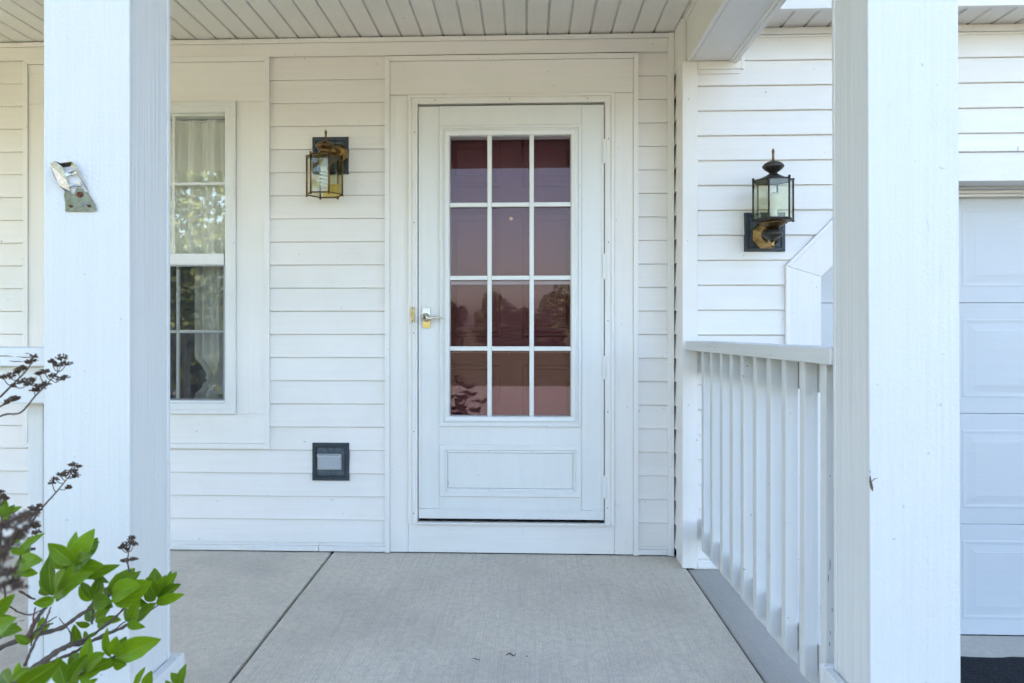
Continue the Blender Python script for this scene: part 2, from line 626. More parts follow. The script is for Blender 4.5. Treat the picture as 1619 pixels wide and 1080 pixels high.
def bobj(name, bm, mats, parent, at, smooth=False):
    """bm holds world coordinates; re-origin it to `at`"""
    bmesh.ops.translate(bm, vec=-Vector(at), verts=bm.verts)
    bmesh.ops.recalc_face_normals(bm, faces=bm.faces)
    me = mesh_from(name, bm, mats, smooth)
    return put(bpy.data.objects.new(name, me), at, parent)


def smooth_path(pts, n):
    """Catmull-Rom through pts"""
    P = [Vector(p) for p in pts]
    P = [P[0] * 2 - P[1]] + P + [P[-1] * 2 - P[-2]]
    out = []
    for i in range(1, len(P) - 2):
        for k in range(n):
            t = k / n
            a, b, c, d = P[i - 1:i + 3]
            out.append(0.5 * ((2 * b) + (c - a) * t + (2 * a - 5 * b + 4 * c - d) * t * t + (3 * b - a - 3 * c + d) * t ** 3))
    out.append(P[-2])
    return out

# ------------------------------------------------------------------ ground
GZ = -0.38


def sheet(name, x0, x1, y0, y1, z, mat, label=None, cat=None, kind='structure'):
    o = pydata(name, [(x0, y0, z), (x1, y0, z), (x1, y1, z), (x0, y1, z)], [(0, 1, 2, 3)], mat, None, ((x0 + x1) / 2, (y0 + y1) / 2, z))
    return tag(o, label, cat, kind=kind)


sheet('lawn', -400, 400, -500, 300, GZ - 0.02, M['lawn'], 'mown green lawn in front of the house', 'lawn')
sheet('road', -120, 120, -15.3, -9.0, GZ - 0.012, M['road'], 'pale road crossing in front of the house', 'road')
sheet('sidewalk', -120, 120, -41.5, -39.8, GZ - 0.012, M['road'], 'pale far sidewalk beyond the lawn', 'sidewalk')
sheet('flower_bed', -4.4, -0.35, -3.5, -2.2, GZ - 0.010, M['mulch'], 'bark mulch bed in front of the porch', 'flower bed')
sheet('bounce_slab', -0.3, 1.15, -9.0, -2.25, GZ - 0.008, M['apron'], 'pale slab added out of view to bounce light into the porch', 'bounce_slab')  # slab out of view, added to bounce light into the porch

drive = bpy.data.objects.new('driveway', None)
COL.objects.link(drive)
drive.location = (3.8, -0.3, GZ)
tag(drive, 'black sealed driveway with a concrete apron at the garage door', 'driveway', kind='structure')
# apron strip under the garage door and the ragged edge of the asphalt
pydata('apron', [(0.9, -0.40, GZ + 0.004), (6.6, -0.40, GZ + 0.004), (6.6, 0.2, GZ + 0.012), (0.9, 0.2, GZ + 0.012)], [(0, 1, 2, 3)], M['apron'], drive, (3.7, -0.2, GZ))
ev, ef = [], []
nx = 120
for i in range(nx + 1):
    x = 1.16 + 5.5 * i / nx
    e = -0.235 + 0.012 * math.sin(x * 9) + random.uniform(-0.006, 0.006) + (0.022 * max(0, math.sin(x * 4.1 + 1)))
    ev += [(x, e, GZ + 0.0105), (x, e - 0.03, GZ + 0.016), (x, -8.98, GZ + 0.016)]
for i in range(nx):
    a = i * 3
    ef += [(a, a + 1, a + 4, a + 3), (a + 1, a + 2, a + 5, a + 4)]
pydata('asphalt', ev, ef, M['asphalt'], drive, (3.8, -4, GZ))

# ------------------------------------------------------------------ porch floor: three slabs with open joints
floor = bpy.data.objects.new('porch_floor', None)
COL.objects.link(floor)
floor.location = (-1.5, -1.1, 0)
tag(floor, 'grey broom-finished concrete porch floor in three slabs', 'porch floor', kind='structure')


def slab(pts, z0, z1, mat, name='concrete_slab', r=0.006):
    """pts: plan polygon; the rim is rounded off by r"""
    cx = sum(p[0] for p in pts) / len(pts)
    cy = sum(p[1] for p in pts) / len(pts)

    def off(d):
        out = []
        n = len(pts)
        for i in range(n):
            p0, p1, p2 = (Vector(pts[(i + k) % n]) for k in (-1, 0, 1))
            a = (p1 - p0).normalized()
            b = (p2 - p1).normalized()
            na, nb = Vector((-a.y, a.x)), Vector((-b.y, b.x))
            q = p1 + (na + nb) * d / (1 + na.dot(nb))
            out.append(q)
        return out
    loops = []
    for d, z in ((0, z0), (0, z1 - r), (r * 0.3, z1 - r * 0.3), (r, z1)):
        loops.append([(q.x, q.y, z) for q in off(d)])
    return rings(name, loops, mat, floor, (cx, cy, z1))


FY = -2.2
slab([(-4.2, FY), (-0.919, FY), (-0.969, -0.002), (-4.2, -0.002)], -0.09, 0.0, M['concrete_left'])
slab([(-0.906, FY), (0.747, FY), (0.729, -0.002), (-0.956, -0.002)], -0.09, 0.0, M['concrete'])
slab([(0.756, FY), (1.02, FY), (1.02, -0.195), (0.738, -0.195)], -0.09, -0.003, M['concrete_edge'], r=0.008)
box('foundation', -4.2, 1.012, FY + 0.012, -0.003, GZ - 0.2, -0.045, M['concrete_edge'], floor, 0)

# ------------------------------------------------------------------ the house
house = thing('house', 'white vinyl-sided house front with porch, storm door, window and garage door', 'house', (0, 0, 0))

CH = 0.1143                    # siding exposure
Z0 = 0.047                     # bottom of course 0


def course_mesh(L):
    key = ('course', round(L, 3))
    if key in MESH_CACHE:
        return MESH_CACHE[key]
    prof = [(0.002, -0.002), (-0.0165, -0.002), (-0.0185, 0.0015), (-0.0178, 0.006), (-0.0125, 0.055), (-0.0075, CH - 0.0045), (-0.0042, CH - 0.0032), (-0.0042, CH + 0.001), (0.002, CH + 0.001)]
    n = max(1, int(L / 0.3))
    rr = random.Random(int(L * 1000))
    verts, faces = [], []
    for i in range(n + 1):
        x = -L / 2 + L * i / n
        w = rr.uniform(-0.0009, 0.0009)
        for (y, z) in prof:
            verts.append((x, y + (w if y < -0.002 else 0), z + (rr.uniform(-0.0008, 0.0008) if z < 0.01 else 0)))
    m = len(prof)
    for i in range(n):
        for k in range(m - 1):
            faces.append((i * m + k, i * m + k + 1, (i + 1) * m + k + 1, (i + 1) * m + k))
    faces.append(tuple(range(m)))
    faces.append(tuple(reversed(range(n * m, n * m + m))))
    me = bpy.data.meshes.new('siding_board')
    me.from_pydata(verts, [], faces)
    bm = bmesh.new()
    bm.from_mesh(me)
    bmesh.ops.recalc_face_normals(bm, faces=bm.faces)
    bm.to_mesh(me)
    bm.free()
    me.materials.append(M['siding'])
    MESH_CACHE[key] = me
    return me


def course(x0, x1, k, ywall, parent):
    o = bpy.data.objects.new('siding_board', course_mesh(x1 - x0))
    put(o, ((x0 + x1) / 2, ywall, Z0 + CH * k), parent)


fw = group_part('front_wall', house, (-1.8, 0, 0))
WX0, WX1, WZ0, WZ1 = -2.5175, -1.272, 0.510, 2.445      # window surround
DX0, DX1, DZ1 = -0.6985, 0.5366, 2.436                   # door surround
for k in range(0, 4):
    course(-4.2, DX0 + 0.012, k, 0.0, fw)
for k in range(4, 21):
    course(-4.2, WX0 + 0.012, k, 0.0, fw)
    course(WX1 - 0.012, DX0 + 0.012, k, 0.0, fw)
for k in range(0, 21):
    course(DX1 - 0.012, 0.70, k, 0.0, fw)
# frieze, ceiling channel, starter strip, inside corner
box('frieze_board', -4.2, 0.679, -0.024, 0.0, 2.447, 2.508, M['trim_x'], fw, 0.002)
box('frieze_lip', -4.2, 0.679, -0.029, -0.0245, 2.441, 2.4485, M['trim_x'], fw, 0.001)
box('ceiling_channel', -4.2, 0.679, -0.030, 0.0, 2.509, 2.531, M['channel'], fw, 0.002)
for a, b in ((-4.2, -1.03), (-1.027, DX0)):
    box('starter_strip', a, b, -0.026, 0.0, 0.006, 0.031, M['channel'], fw, 0.002)
    box('starter_lip', a, b, -0.0145, 0.0, 0.032, 0.045, M['channel'], fw, 0.0)
box('starter_strip', DX1, 0.679, -0.026, 0.0, 0.006, 0.031, M['channel'], fw, 0.002)
box('starter_lip', DX1, 0.679, -0.0145, 0.0, 0.032, 0.045, M['channel'], fw, 0.0)
box('corner_channel', 0.6795, 0.7075, -0.034, 0.0, 0.003, 2.531, M['channel'], fw, 0.002)
for (a, b, c, d) in ((-4.2, WX0 + .05, GZ, 2.62), (WX0 + .05, WX1 - .05, GZ, WZ0 + .05), (WX0 + .05, WX1 - .05, WZ1 - .05, 2.62),
                     (WX1 - .05, -0.60, GZ, 2.62), (-0.60, 0.44, 2.26, 2.62), (0.44, 0.9, GZ, 2.62), (-0.6, 0.44, GZ, 0.10)):
    box('dark_backing', a, b, 0.003, 0.09, c, d, M['dark_gap'], fw, 0)  # near-black sheets added behind the siding to block light leaks


def channel_frame(x0, x1, z0, z1, parent, w=0.0235, y=-0.0300, bottom=True):
    """trim channel around a surround, mitred at the corners; four separate strips"""
    def strip(pts):
        lo = [(p[0], y, p[1]) for p in pts]
        hi = [(p[0], 0.0, p[1]) for p in pts]
        cx, cz = sum(p[0] for p in pts) / 4, sum(p[1] for p in pts) / 4
        c = Vector((cx, 0, cz))
        ins = [tuple(Vector(v) + (Vector((cx, y, cz)) - Vector(v)).normalized() * 0.0015 + Vector((0, -0.0012, 0))) for v in lo]
        rings('trim_channel', [hi, lo, ins], M['channel'], parent, (cx, y, cz))
    g = 0.0004
    zb = z0 + w if bottom else z0
    strip([(x0, z0), (x0 + w, zb), (x0 + w, z1 - w - g), (x0, z1 - g)])
    strip([(x1, z0), (x1 - w, zb), (x1 - w, z1 - w - g), (x1, z1 - g)])
    strip([(x0 + g, z1), (x1 - g, z1), (x1 - w - g, z1 - w), (x0 + w + g, z1 - w)])
    if bottom:
        strip([(x0 + g, z0 - g), (x1 - g, z0 - g), (x1 - w - g, z0 + w - g), (x0 + w + g, z0 + w - g)])


# ---------- door surround (fixed casing)
ds = group_part('door_casing', house, (-0.08, -0.02, 0))
channel_frame(DX0, DX1, 0.004, DZ1, ds, bottom=False)
CW = 0.0235
box('casing_board', DX0 + CW, -0.5845, -0.022, 0.002, 0.006, 2.2465, M['trim_z'], ds, 0.002)
box('casing_board', 0.4225, DX1 - CW, -0.022, 0.002, 0.006, 2.2465, M['trim_z'], ds, 0.002)
box('casing_board', DX0 + CW, DX1 - CW, -0.022, 0.002, 2.248, DZ1 - CW, M['trim_x'], ds, 0.002)
box('sill_board', -0.5838, 0.4215, -0.0215, 0.002, 0.006, 0.1475, M['trim_x'], ds, 0.003)
# brick mould, a stepped moulding mitred at the top corners
JX0, JX1, JZ0, JZ1 = -0.584, 0.422, 0.149, 2.247


def mould(side):
    prof = [(0.0, -0.020), (0.001, -0.036), (0.006, -0.039), (0.0165, -0.039), (0.0185, -0.033), (0.0235, -0.033), (0.0245, -0.0375), (0.0375, -0.0375), (0.0385, -0.0345), (0.0455, -0.0345), (0.0475, -0.030), (0.0485, 0.03)]
    loops = []
    for ins, y in prof:
        if side == 'L':
            loops.append([(JX0 + ins, y, JZ0), (JX0 + ins, y, JZ1 - ins - 0.0004)])
        elif side == 'R':
            loops.append([(JX1 - ins, y, JZ0), (JX1 - ins, y, JZ1 - ins - 0.0004)])
        else:
            loops.append([(JX0 + ins + 0.0004, y, JZ1 - ins), (JX1 - ins - 0.0004, y, JZ1 - ins)])
    verts = [v for lp in loops for v in lp]
    faces = [(2 * i, 2 * i + 1, 2 * i + 3, 2 * i + 2) for i in range(len(loops) - 1)]
    return pydata('brick_mould', verts, faces, M['trim_x'] if side == 'T' else M['trim_z'], ds, loops[0][0])


for s in 'LRT':
    mould(s)
box('threshold', -0.5365, 0.3745, -0.034, 0.06, 0.150, 0.1615, M['aluminium'], ds, 0.002)
box('threshold_lip', -0.5365, 0.3745, -0.041, -0.0345, 0.1485, 0.1565, M['trim_x'], ds, 0.001)
for (x, z) in [(-0.5515, 2.06), (-0.5525, 1.62), (-0.553, 1.08), (-0.5535, 0.60), (-0.5545, 0.20), (0.392, 2.02), (0.391, 1.52), (0.389, 1.14), (0.388, 0.70), (0.386, 0.235), (-0.45, 2.2155), (-0.085, 2.217), (0.29, 2.2165)]:
    bm = bmesh.new()
    lathe_bm(bm, [(0.0030, -0.037), (0.0034, -0.0385), (0.002, -0.0398), (0.0006, -0.040)], 8, (x, 0, z), 'Y')
    bobj('screw', bm, M['screw'], ds, (x, -0.036, z))

# yellowed caulk in the joints between boards


def seam(parent, x0, x1, z0, z1, y):
    box('caulk_seam', x0, x1, y - 0.0006, y + 0.001, z0, z1, M['caulk'], parent, 0)


CK = 0.0009
seam(ds, DX0 + CW, DX1 - CW, 2.2474 - CK, 2.2474 + CK, -0.0222)
seam(ds, DX0 + CW - CK, DX0 + CW + CK, 0.01, DZ1 - CW, -0.0222)
seam(ds, DX1 - CW - CK, DX1 - CW + CK, 0.01, DZ1 - CW, -0.0222)
seam(ds, DX0 + CW, DX1 - CW, DZ1 - CW - CK, DZ1 - CW + CK, -0.0222)
seam(ds, JX0 - 2 * CK, JX0 - 0.0001, JZ0, JZ1, -0.0222)
seam(ds, JX1 + 0.0001, JX1 + 2 * CK, JZ0, JZ1, -0.0222)

# ---------- storm door
sd = group_part('storm_door', house, (-0.08, -0.02, 0.165))
SX0, SX1, SZ0, SZ1 = -0.5325, 0.3700, 0.1740, 2.1885
GX0, GX1, GZ0, GZ1 = -0.377, 0.2120, 0.670, 2.0365
yF = -0.028
# leaf: four members of the frame
prof_out = 0.0535
box('stile', SX0, -0.4302, yF, 0.012, SZ0 + 0.047, SZ1, M['door_paint'], sd, 0.003)
box('stile', 0.2612, SX1, yF, 0.012, SZ0 + 0.047, SZ1, M['door_paint'], sd, 0.003)
box('top_rail', -0.4302, 0.2612, yF, 0.012, 2.0922, SZ1, M['door_paint'], sd, 0.0)
box('lock_rail', -0.4302, 0.2612, yF, 0.012, 0.5369, 0.6238, M['door_paint'], sd, 0.0)
box('bottom_rail', -0.4302, 0.2612, yF, 0.012, SZ0 + 0.047, 0.2826, M['door_paint'], sd, 0.0)
box('kick_sweep', SX0, SX1, yF - 0.003, 0.010, SZ0, SZ0 + 0.0465, M['door_paint'], sd, 0.003)
box('door_edge_strip', SX0 + 0.0005, SX0 + 0.013, yF - 0.003, yF - 0.0002, SZ0 + 0.048, SZ1 - 0.002, M['door_paint'], sd, 0.001)
box('door_edge_strip', SX1 - 0.011, SX1 - 0.0005, yF - 0.003, yF - 0.0002, SZ0 + 0.048, SZ1 - 0.002, M['door_paint'], sd, 0.001)
frame('glazing_moulding', -0.4302, 0.2612, 0.6238, 2.0922,
      [(0.0, yF), (0.0, yF - 0.007), (0.004, yF - 0.011), (0.013, yF - 0.011), (0.0165, yF - 0.005), (0.026, yF - 0.007), (0.030, yF - 0.014), (0.047, yF - 0.011), (0.0515, yF - 0.004), (0.0525, 0.012)], M['door_paint'], sd)
frame('kick_moulding', -0.4302, 0.2612, 0.2826, 0.5369,
      [(0.0, yF + .001), (0.0, yF - 0.006), (0.003, yF - 0.011), (0.025, yF - 0.011), (0.029, yF - 0.004), (0.038, yF - 0.005), (0.0405, yF - 0.0005)], M['door_paint'], sd)
box('kick_panel', -0.3885, 0.2195, yF + 0.0005, 0.012, 0.3243, 0.4952, M['door_paint'], sd, 0)
for z in (0.3165, 0.5035):
    for i in range(4):
        x = -0.393 + 0.2055 * i
        bm = bmesh.new()
        lathe_bm(bm, [(0.0026, yF - 0.002), (0.0028, yF - 0.0042), (0.001, yF - 0.005)], 8, (x, 0, z), 'Y')
        bobj('screw', bm, M['screw'], sd, (x, yF, z))
vx = [-0.1845, 0.0205]
hz = [1.7055, 1.3490, 1.0045]
MW = 0.0108
for x in vx:
    box('muntin', x - MW, x + MW, yF - 0.004, -0.012, GZ0 - 0.006, GZ1 + 0.006, M['door_paint'], sd, 0.003)
xs = [GX0] + [v for x in vx for v in (x - MW, x + MW)] + [GX1]
zs = [GZ0] + [v for z in sorted(hz) for v in (z - MW, z + MW)] + [GZ1]
for z in hz:
    for i in range(3):
        box('muntin', xs[2 * i] - (0.004 if i == 0 else -0.0003), xs[2 * i + 1] + (0.004 if i == 2 else -0.0003), yF - 0.0032, -0.013, z - MW, z + MW, M['door_paint'], sd, 0.003)
for i in range(3):
    for j in range(4):
        box('pane', xs[2 * i] - 0.006, xs[2 * i + 1] + 0.006, -0.0095 - 0.0004 * (i + j) % 2, -0.0065, zs[2 * j] - 0.006, zs[2 * j + 1] + 0.006, M['door_glass'], sd, 0)
# sash line behind the glass (upper and lower lites overlap)
box('sash_bar', GX0 - 0.01, GX1 + 0.01, 0.000, 0.010, 1.318, 1.336, M['sash_grey'], sd, 0.002)
box('bottom_sash_bar', GX0 - 0.01, GX1 + 0.01, 0.000, 0.010, GZ0 - 0.01, GZ0 + 0.008, M['sash_grey'], sd, 0.002)
box('top_sash_bar', GX0 - 0.01, GX1 + 0.01, 0.000, 0.010, GZ1 - 0.006, GZ1 + 0.01, M['sash_grey'], sd, 0.002)
for z0, z1 in ((1.93, 1.99), (1.37, 1.435), (0.885, 0.94), (0.31, 0.36)):
    box('hinge', 0.3635, 0.3795, yF - 0.011, yF + 0.004, z0 - 0.03, z1 + 0.03, M['door_paint'], sd, 0.003)
box('hinge_rail', 0.3703, 0.3733, -0.020, 0.010, SZ0, SZ1, M['sash_grey'], sd, 0)
# handle: escutcheon plate, rose, lever
bm = bmesh.new()
hx, hz_ = -0.4925, 1.1545
cube_bm(bm, hx - 0.0185, hx + 0.0185, yF - 0.008, yF, hz_ + 0.0, hz_ + 0.049, 1)
cube_bm(bm, hx - 0.0183, hx + 0.0183, yF - 0.0078, yF, hz_ - 0.049, hz_ - 0.0005, 0)
hobj = bobj('handle_plate', bm, [M['brass'], M['aluminium']], sd, (hx, yF, hz_))
bm = bmesh.new()
lathe_bm(bm, [(0.0205, yF - 0.0082), (0.021, yF - 0.014), (0.017, yF - 0.020), (0.011, yF - 0.024), (0.010, yF - 0.045), (0.0122, yF - 0.049), (0.0122, yF - 0.060), (0.009, yF - 0.063)], 20, (hx - 0.002, 0, hz_ + 0.002), 'Y', 0)
lathe_bm(bm, [(0.0072, yF - 0.0628), (0.0072, yF - 0.0645)], 14, (hx - 0.002, 0, hz_ + 0.002), 'Y', 1)
pts = smooth_path([(hx, yF - 0.055, hz_ + 0.001), (hx + 0.02, yF - 0.056, hz_ - 0.003), (hx + 0.045, yF - 0.055, hz_ + 0.001), (hx + 0.068, yF - 0.052, hz_ + 0.0045), (hx + 0.080, yF - 0.048, hz_ - 0.001), (hx + 0.090, yF - 0.044, hz_ - 0.006)], 5)
tube_bm(bm, pts, [0.0085 - 0.0055 * i / (len(pts) - 1) for i in range(len(pts))], 10, 0)
bobj('handle_lever', bm, [M['nickel'], M['antique']], sd, (hx, yF - 0.05, hz_), True)

# ---------- inner entry door
ed = group_part('entry_door', house, (-0.08, 0.08, 0.16))
box('door_slab', -0.545, 0.385, 0.075, 0.118, 0.162, 2.215, M['entry_red'], ed, 0)
for (x0, x1) in ((-0.415, -0.135), (-0.025, 0.255)):
    for (z0, z1) in ((0.40, 0.92), (1.06, 1.70), (1.81, 2.06)):
        frame('door_panel', x0, x1, z0, z1, [(0, 0.0746), (0.006, 0.070), (0.020, 0.070), (0.026, 0.0738), (0.052, 0.0738), (0.062, 0.071)], M['entry_red'], ed, fill=True)
bm = bmesh.new()
lathe_bm(bm, [(0.012, 0.0748), (0.012, 0.068), (0.006, 0.066)], 14, (-0.0817, 0, 1.652), 'Y')
bobj('peephole', bm, M['brass'], ed, (-0.0817, 0.07, 1.652))
for x0, x1, z0, z1 in ((-0.60, -0.5458, 0.10, 2.26), (0.3858, 0.44, 0.10, 2.26), (-0.5458, 0.3858, 2.2155, 2.26)):
    box('inner_jamb', x0, x1, 0.031, 0.16, z0, z1, M['trim_z'], ed, 0)

# ---------- window
wi = group_part('window', house, (-1.895, -0.02, 0.5))
channel_frame(WX0, WX1, WZ0, WZ1, wi)
FX0, FX1, FZ0, FZ1 = -2.354, -1.438, 0.679, 2.2246
box('casing_board', WX0 + CW, FX0, -0.022, 0.002, FZ0, FZ1, M['trim_z'], wi, 0.002)
box('casing_board', FX1, WX1 - CW, -0.022, 0.002, FZ0, FZ1, M['trim_z'], wi, 0.002)
box('casing_board', WX0 + CW, WX1 - CW, -0.022, 0.002, FZ1 + 0.0005, WZ1 - CW, M['trim_x'], wi, 0.002)
box('casing_board', WX0 + CW, WX1 - CW, -0.022, 0.002, WZ0 + CW, FZ0 - 0.0005, M['trim_x'], wi, 0.002)
box('casing_strip', WX0 + CW, WX1 - CW, -0.0232, -0.0222, 2.377, 2.419, M['trim_x'], wi, 0.0)
frame('frame', FX0, FX1, FZ0, FZ1, [(0, -0.018), (0.0, -0.034), (0.003, -0.038), (0.022, -0.038), (0.025, -0.033), (0.048, -0.034), (0.054, -0.030), (0.055, -0.008), (0.0645, -0.006), (0.0665, 0.05)], M['door_paint'], wi)
QX0, QX1 = -2.2875, -1.5045
seam(wi, FX0 - 2 * CK, FX0, FZ0, FZ1, -0.0222)
seam(wi, FX1, FX1 + 2 * CK, FZ0, FZ1, -0.0222)
seam(wi, FX0, FX1, FZ1 + 0.0005, FZ1 + 0.0005 + 2 * CK, -0.0222)
seam(wi, WX0 + CW, WX1 - CW, WZ1 - CW - CK, WZ1 - CW + CK, -0.0236)
seam(wi, WX1 - CW - CK, WX1 - CW + CK, WZ0 + CW, WZ1 - CW, -0.0222)
seam(wi, WX0 + CW - CK, WX0 + CW + CK, WZ0 + CW, WZ1 - CW, -0.0222)
QZ0, QZ1 = 0.7055, 2.172
box('meeting_rail', QX0 + 0.001, QX1 - 0.001, -0.014, 0.02, 1.4187, 1.4754, M['door_paint'], wi, 0.003)
# upper sash: panes and muntins at y = 0.004
cols = [QX0 + (QX1 - QX0) * i / 3 for i in range(4)]


def sash(z0, z1, zm, y, mw, mat):
    for i in (1, 2):
        box('muntin', cols[i] - mw, cols[i] + mw, y - 0.006, y + 0.006, z0, z1, mat, wi, 0.002)
    for i in range(3):
        a = cols[i] + (mw if i else 0)
        b = cols[i + 1] - (mw if i < 2 else 0)
        box('muntin', a, b, y - 0.0055, y + 0.0055, zm - mw, zm + mw, mat, wi, 0.002)
        for (p, q) in ((z0, zm - mw), (zm + mw, z1)):
            box('pane', a - 0.003, b + 0.003, y - 0.010 - 0.0015, y - 0.010 + 0.0015, p - 0.003, q + 0.003, M['window_glass'], wi, 0)


sash(1.4757, QZ1, 1.8240, 0.004, 0.0085, M['door_paint'])
sash(0.748, 1.4182, 1.0870, 0.050, 0.0085, M['door_paint'])
box('lower_sash_rail', QX0 + 0.001, QX1 - 0.001, 0.028, 0.062, 0.700, 0.7475, M['door_paint'], wi, 0.003)
frame('screen_frame', QX0 + 0.001, QX1 - 0.001, QZ0, 1.4182, [(0, 0.004), (0.0, -0.002), (0.006, -0.002), (0.0065, 0.004)], M['screen_frame'], wi)
box('screen', QX0 + 0.007, QX1 - 0.007, -0.0008, 0.0002, QZ0 + 0.006, 1.412, M['screen'], wi, 0)


def curtain(name, x0, x1, ztop, zbot, y, amp, n, seed, gather=None):
    rr = random.Random(seed)
    ph = [rr.uniform(0, 6.28) for _ in range(6)]
    fr = [rr.uniform(0.8, 1.25) for _ in range(6)]
    NZ, NX = 44, 260
    verts, faces = [], []
    for j in range(NZ + 1):
        v = j / NZ
        z = ztop + (zbot - ztop) * v
        for i in range(NX + 1):
            u = i / NX
            x = x0 + (x1 - x0) * u
            s = u * n * 2 * PI
            f = math.sin(s * fr[0] + ph[0] + 0.6 * math.sin(s * 0.31 + ph[1])) + 0.5 * math.sin(s * 1.9 * fr[1] + ph[2]) + 0.35 * math.sin(s * 0.43 + ph[3])
            a = amp * (0.35 + 0.65 * min(1, v * 5 + 0.15))
            if gather and v > gather:
                t = (v - gather) / (1 - gather)
                x += 0.05 * t * math.sin(s * 0.5 + ph[4]) - (x - (x0 + x1) / 2) * 0.45 * math.sin(PI * min(1, t * 1.1))
                a *= 1 + 1.2 * t
                f += 0.8 * t * math.sin(z * 160 + s * 0.7)
            yy = y + a * f
            verts.append((x, yy, z))
    for j in range(NZ):
        for i in range(NX):
            a = j * (NX + 1) + i
            faces.append((a, a + 1, a + NX + 2, a + NX + 1))
    return pydata(name, verts, faces, M['curtain'], wi, ((x0 + x1) / 2, y, zbot), True)


curtain('curtain_valance', -2.33, -1.46, 2.155, 1.44, 0.052, 0.018, 11, 3)
curtain('curtain', -2.33, -2.02, 1.46, 0.735, 0.115, 0.026, 4, 8, 0.72)
curtain('curtain', -1.705, -1.42, 1.46, 0.735, 0.112, 0.024, 3, 15, 0.70)
bm = bmesh.new()
tube_bm(bm, [(-2.34, 0.050, 2.148), (-1.45, 0.050, 2.148)], [0.006, 0.006], 8)
bobj('curtain_rod', bm, M['door_paint'], wi, (-1.895, 0.09, 2.148))
# room behind the window
bm = bmesh.new()
cube_bm(bm, -3.6, -0.75, 0.0905, 3.2, 0.02, 2.5)
bm.faces.ensure_lookup_table()
bmesh.ops.delete(bm, geom=[bm.faces[2]], context='FACES')
room = bobj('room_shell', bm, M['room'], wi, (-2.1, 1.6, 0.02))

# ---------- porch ceiling: narrow vinyl boards running out from the wall
CZ = 2.537
ce = group_part('porch_ceiling', house, (-1.7, -0.9, CZ))
PW = 0.1024
y0c, y1c = -1.775, -0.0015
prof = [(0.0, 0.0), (0.0885, 0.0), (0.0915, 0.0035), (0.0935, 0.010), (0.0990, 0.010), (0.1005, 0.003), (PW, 0.0)]
vv = [(x, y, z) for y in (y0c, y1c) for (x, z) in prof]
cm = bpy.data.meshes.new('ceiling_board')
cm.from_pydata([(x, y + 0.888, z) for (x, y, z) in vv], [], [(i, i + 7, i + 8, i + 1) for i in range(6)])
cm.materials.append(M['soffit'])
k = 0
x = 0.7205
while x > -4.2:
    x -= PW
    o = bpy.data.objects.new('ceiling_board', cm)
    put(o, (x, -0.888, CZ), ce)
box('ceiling_channel', 0.7208, 0.7335, y0c, -0.0005, CZ - 0.012, CZ + 0.004, M['channel'], ce, 0.001)
# ---------- beams
bmz = 2.3275
be = group_part('beam', house, (0.845, -1.0, bmz))
box('beam_side', 0.7335, 0.7525, -1.762, -0.0025, bmz + 0.0005, 2.56, M['trim_y'], be, 0.003)
box('return_board', 0.7085, 0.7330, -0.186, -0.0025, bmz - 0.0005, 2.5365, M['trim_z'], be, 0.002)
box('beam_underside', 0.7535, 0.9355, -1.762, -0.1915, bmz, bmz + 0.019, M['trim_y'], be, 0.002)
box('beam_edge_strip', 0.9362, 0.9570, -1.762, -0.1915, bmz - 0.012, 2.60, M['trim_y'], be, 0.002)
box('drip_strip', 0.9200, 0.9355, -1.762, -0.1925, bmz - 0.007, bmz - 0.0005, M['channel'], be, 0.001)
hb = group_part('header_beam', house, (-1.6, -1.86, 2.30))
box('header_face', -4.2, 0.957, -1.965, -1.945, 2.302, 2.60, M['trim_x'], hb, 0.003)
box('header_face', -4.2, 0.7325, -1.783, -1.763, 2.302, 2.56, M['trim_x'], hb, 0.003)
box('header_underside', -4.2, 0.957, -1.944, -1.784, 2.304, 2.322, M['trim_x'], hb, 0.0)

# ---------- garage wall
GY = -0.19
gw = group_part('garage_wall', house, (2.5, GY, GZ))
OX, OZ = 1.1743, 1.3907                     # outer corner of the clipped opening
HT = 1.918
for k in range(-4, 21):
    zb, zt = Z0 + CH * k, Z0 + CH * (k + 1)
    if zt <= OZ + 0.03:
        course(0.766, OX + 0.02, k, GY, gw)
    elif zt < HT:
        course(0.766, OX + (zt - OZ) + 0.02, k, GY, gw)
    else:
        course(0.766, 7.4, k, GY, gw)
    if zt < HT:
        course(6.36, 7.4, k, GY, gw)
box('frieze_strip', 0.958, 7.4, GY - 0.024, GY, 2.446, 2.470, M['channel'], gw, 0.002)
box('frieze_lip', 0.958, 7.4, GY - 0.014, GY, 2.435, 2.4452, M['channel'], gw, 0.001)
box('corner_board', 0.7090, 0.7785, GY - 0.0250, GY - 0.002, 0.004, bmz - 0.001, M['trim_z'], gw, 0.003)
box('corner_board', 0.7100, 0.7300, GY - 0.0015, GY + 0.12, 0.004, bmz - 0.001, M['trim_z'], gw, 0.002)
box('base_channel', 0.779, OX, GY - 0.026, GY, 0.004, 0.028, M['channel'], gw, 0.002)
box('ledger_strip', 0.779, 0.975, GY - 0.026, GY - 0.001, 2.289, bmz - 0.0015, M['trim_x'], gw, 0.003)
box('ledger_channel', 0.779, 0.972, GY - 0.021, GY - 0.001, 2.270, 2.2885, M['channel'], gw, 0.001)
box('ledger_end', 0.9755, 0.990, GY - 0.026, GY - 0.001, 2.289, 2.44, M['trim_z'], gw, 0.002)
# return wall: siding that dies into the inside corner, its scalloped ends showing
for k in range(0, 21):
    o = bpy.data.objects.new('siding_board', course_mesh(0.10))
    put(o, (0.727, -0.020, Z0 + CH * k), gw)
    o.rotation_euler = (0, 0, -PI / 2)
box('return_backing', 0.732, 0.90, -0.1645, -0.002, GZ, 2.6, M['dark_gap'], gw, 0)  # near-black backing added behind the return siding to keep the gap dark


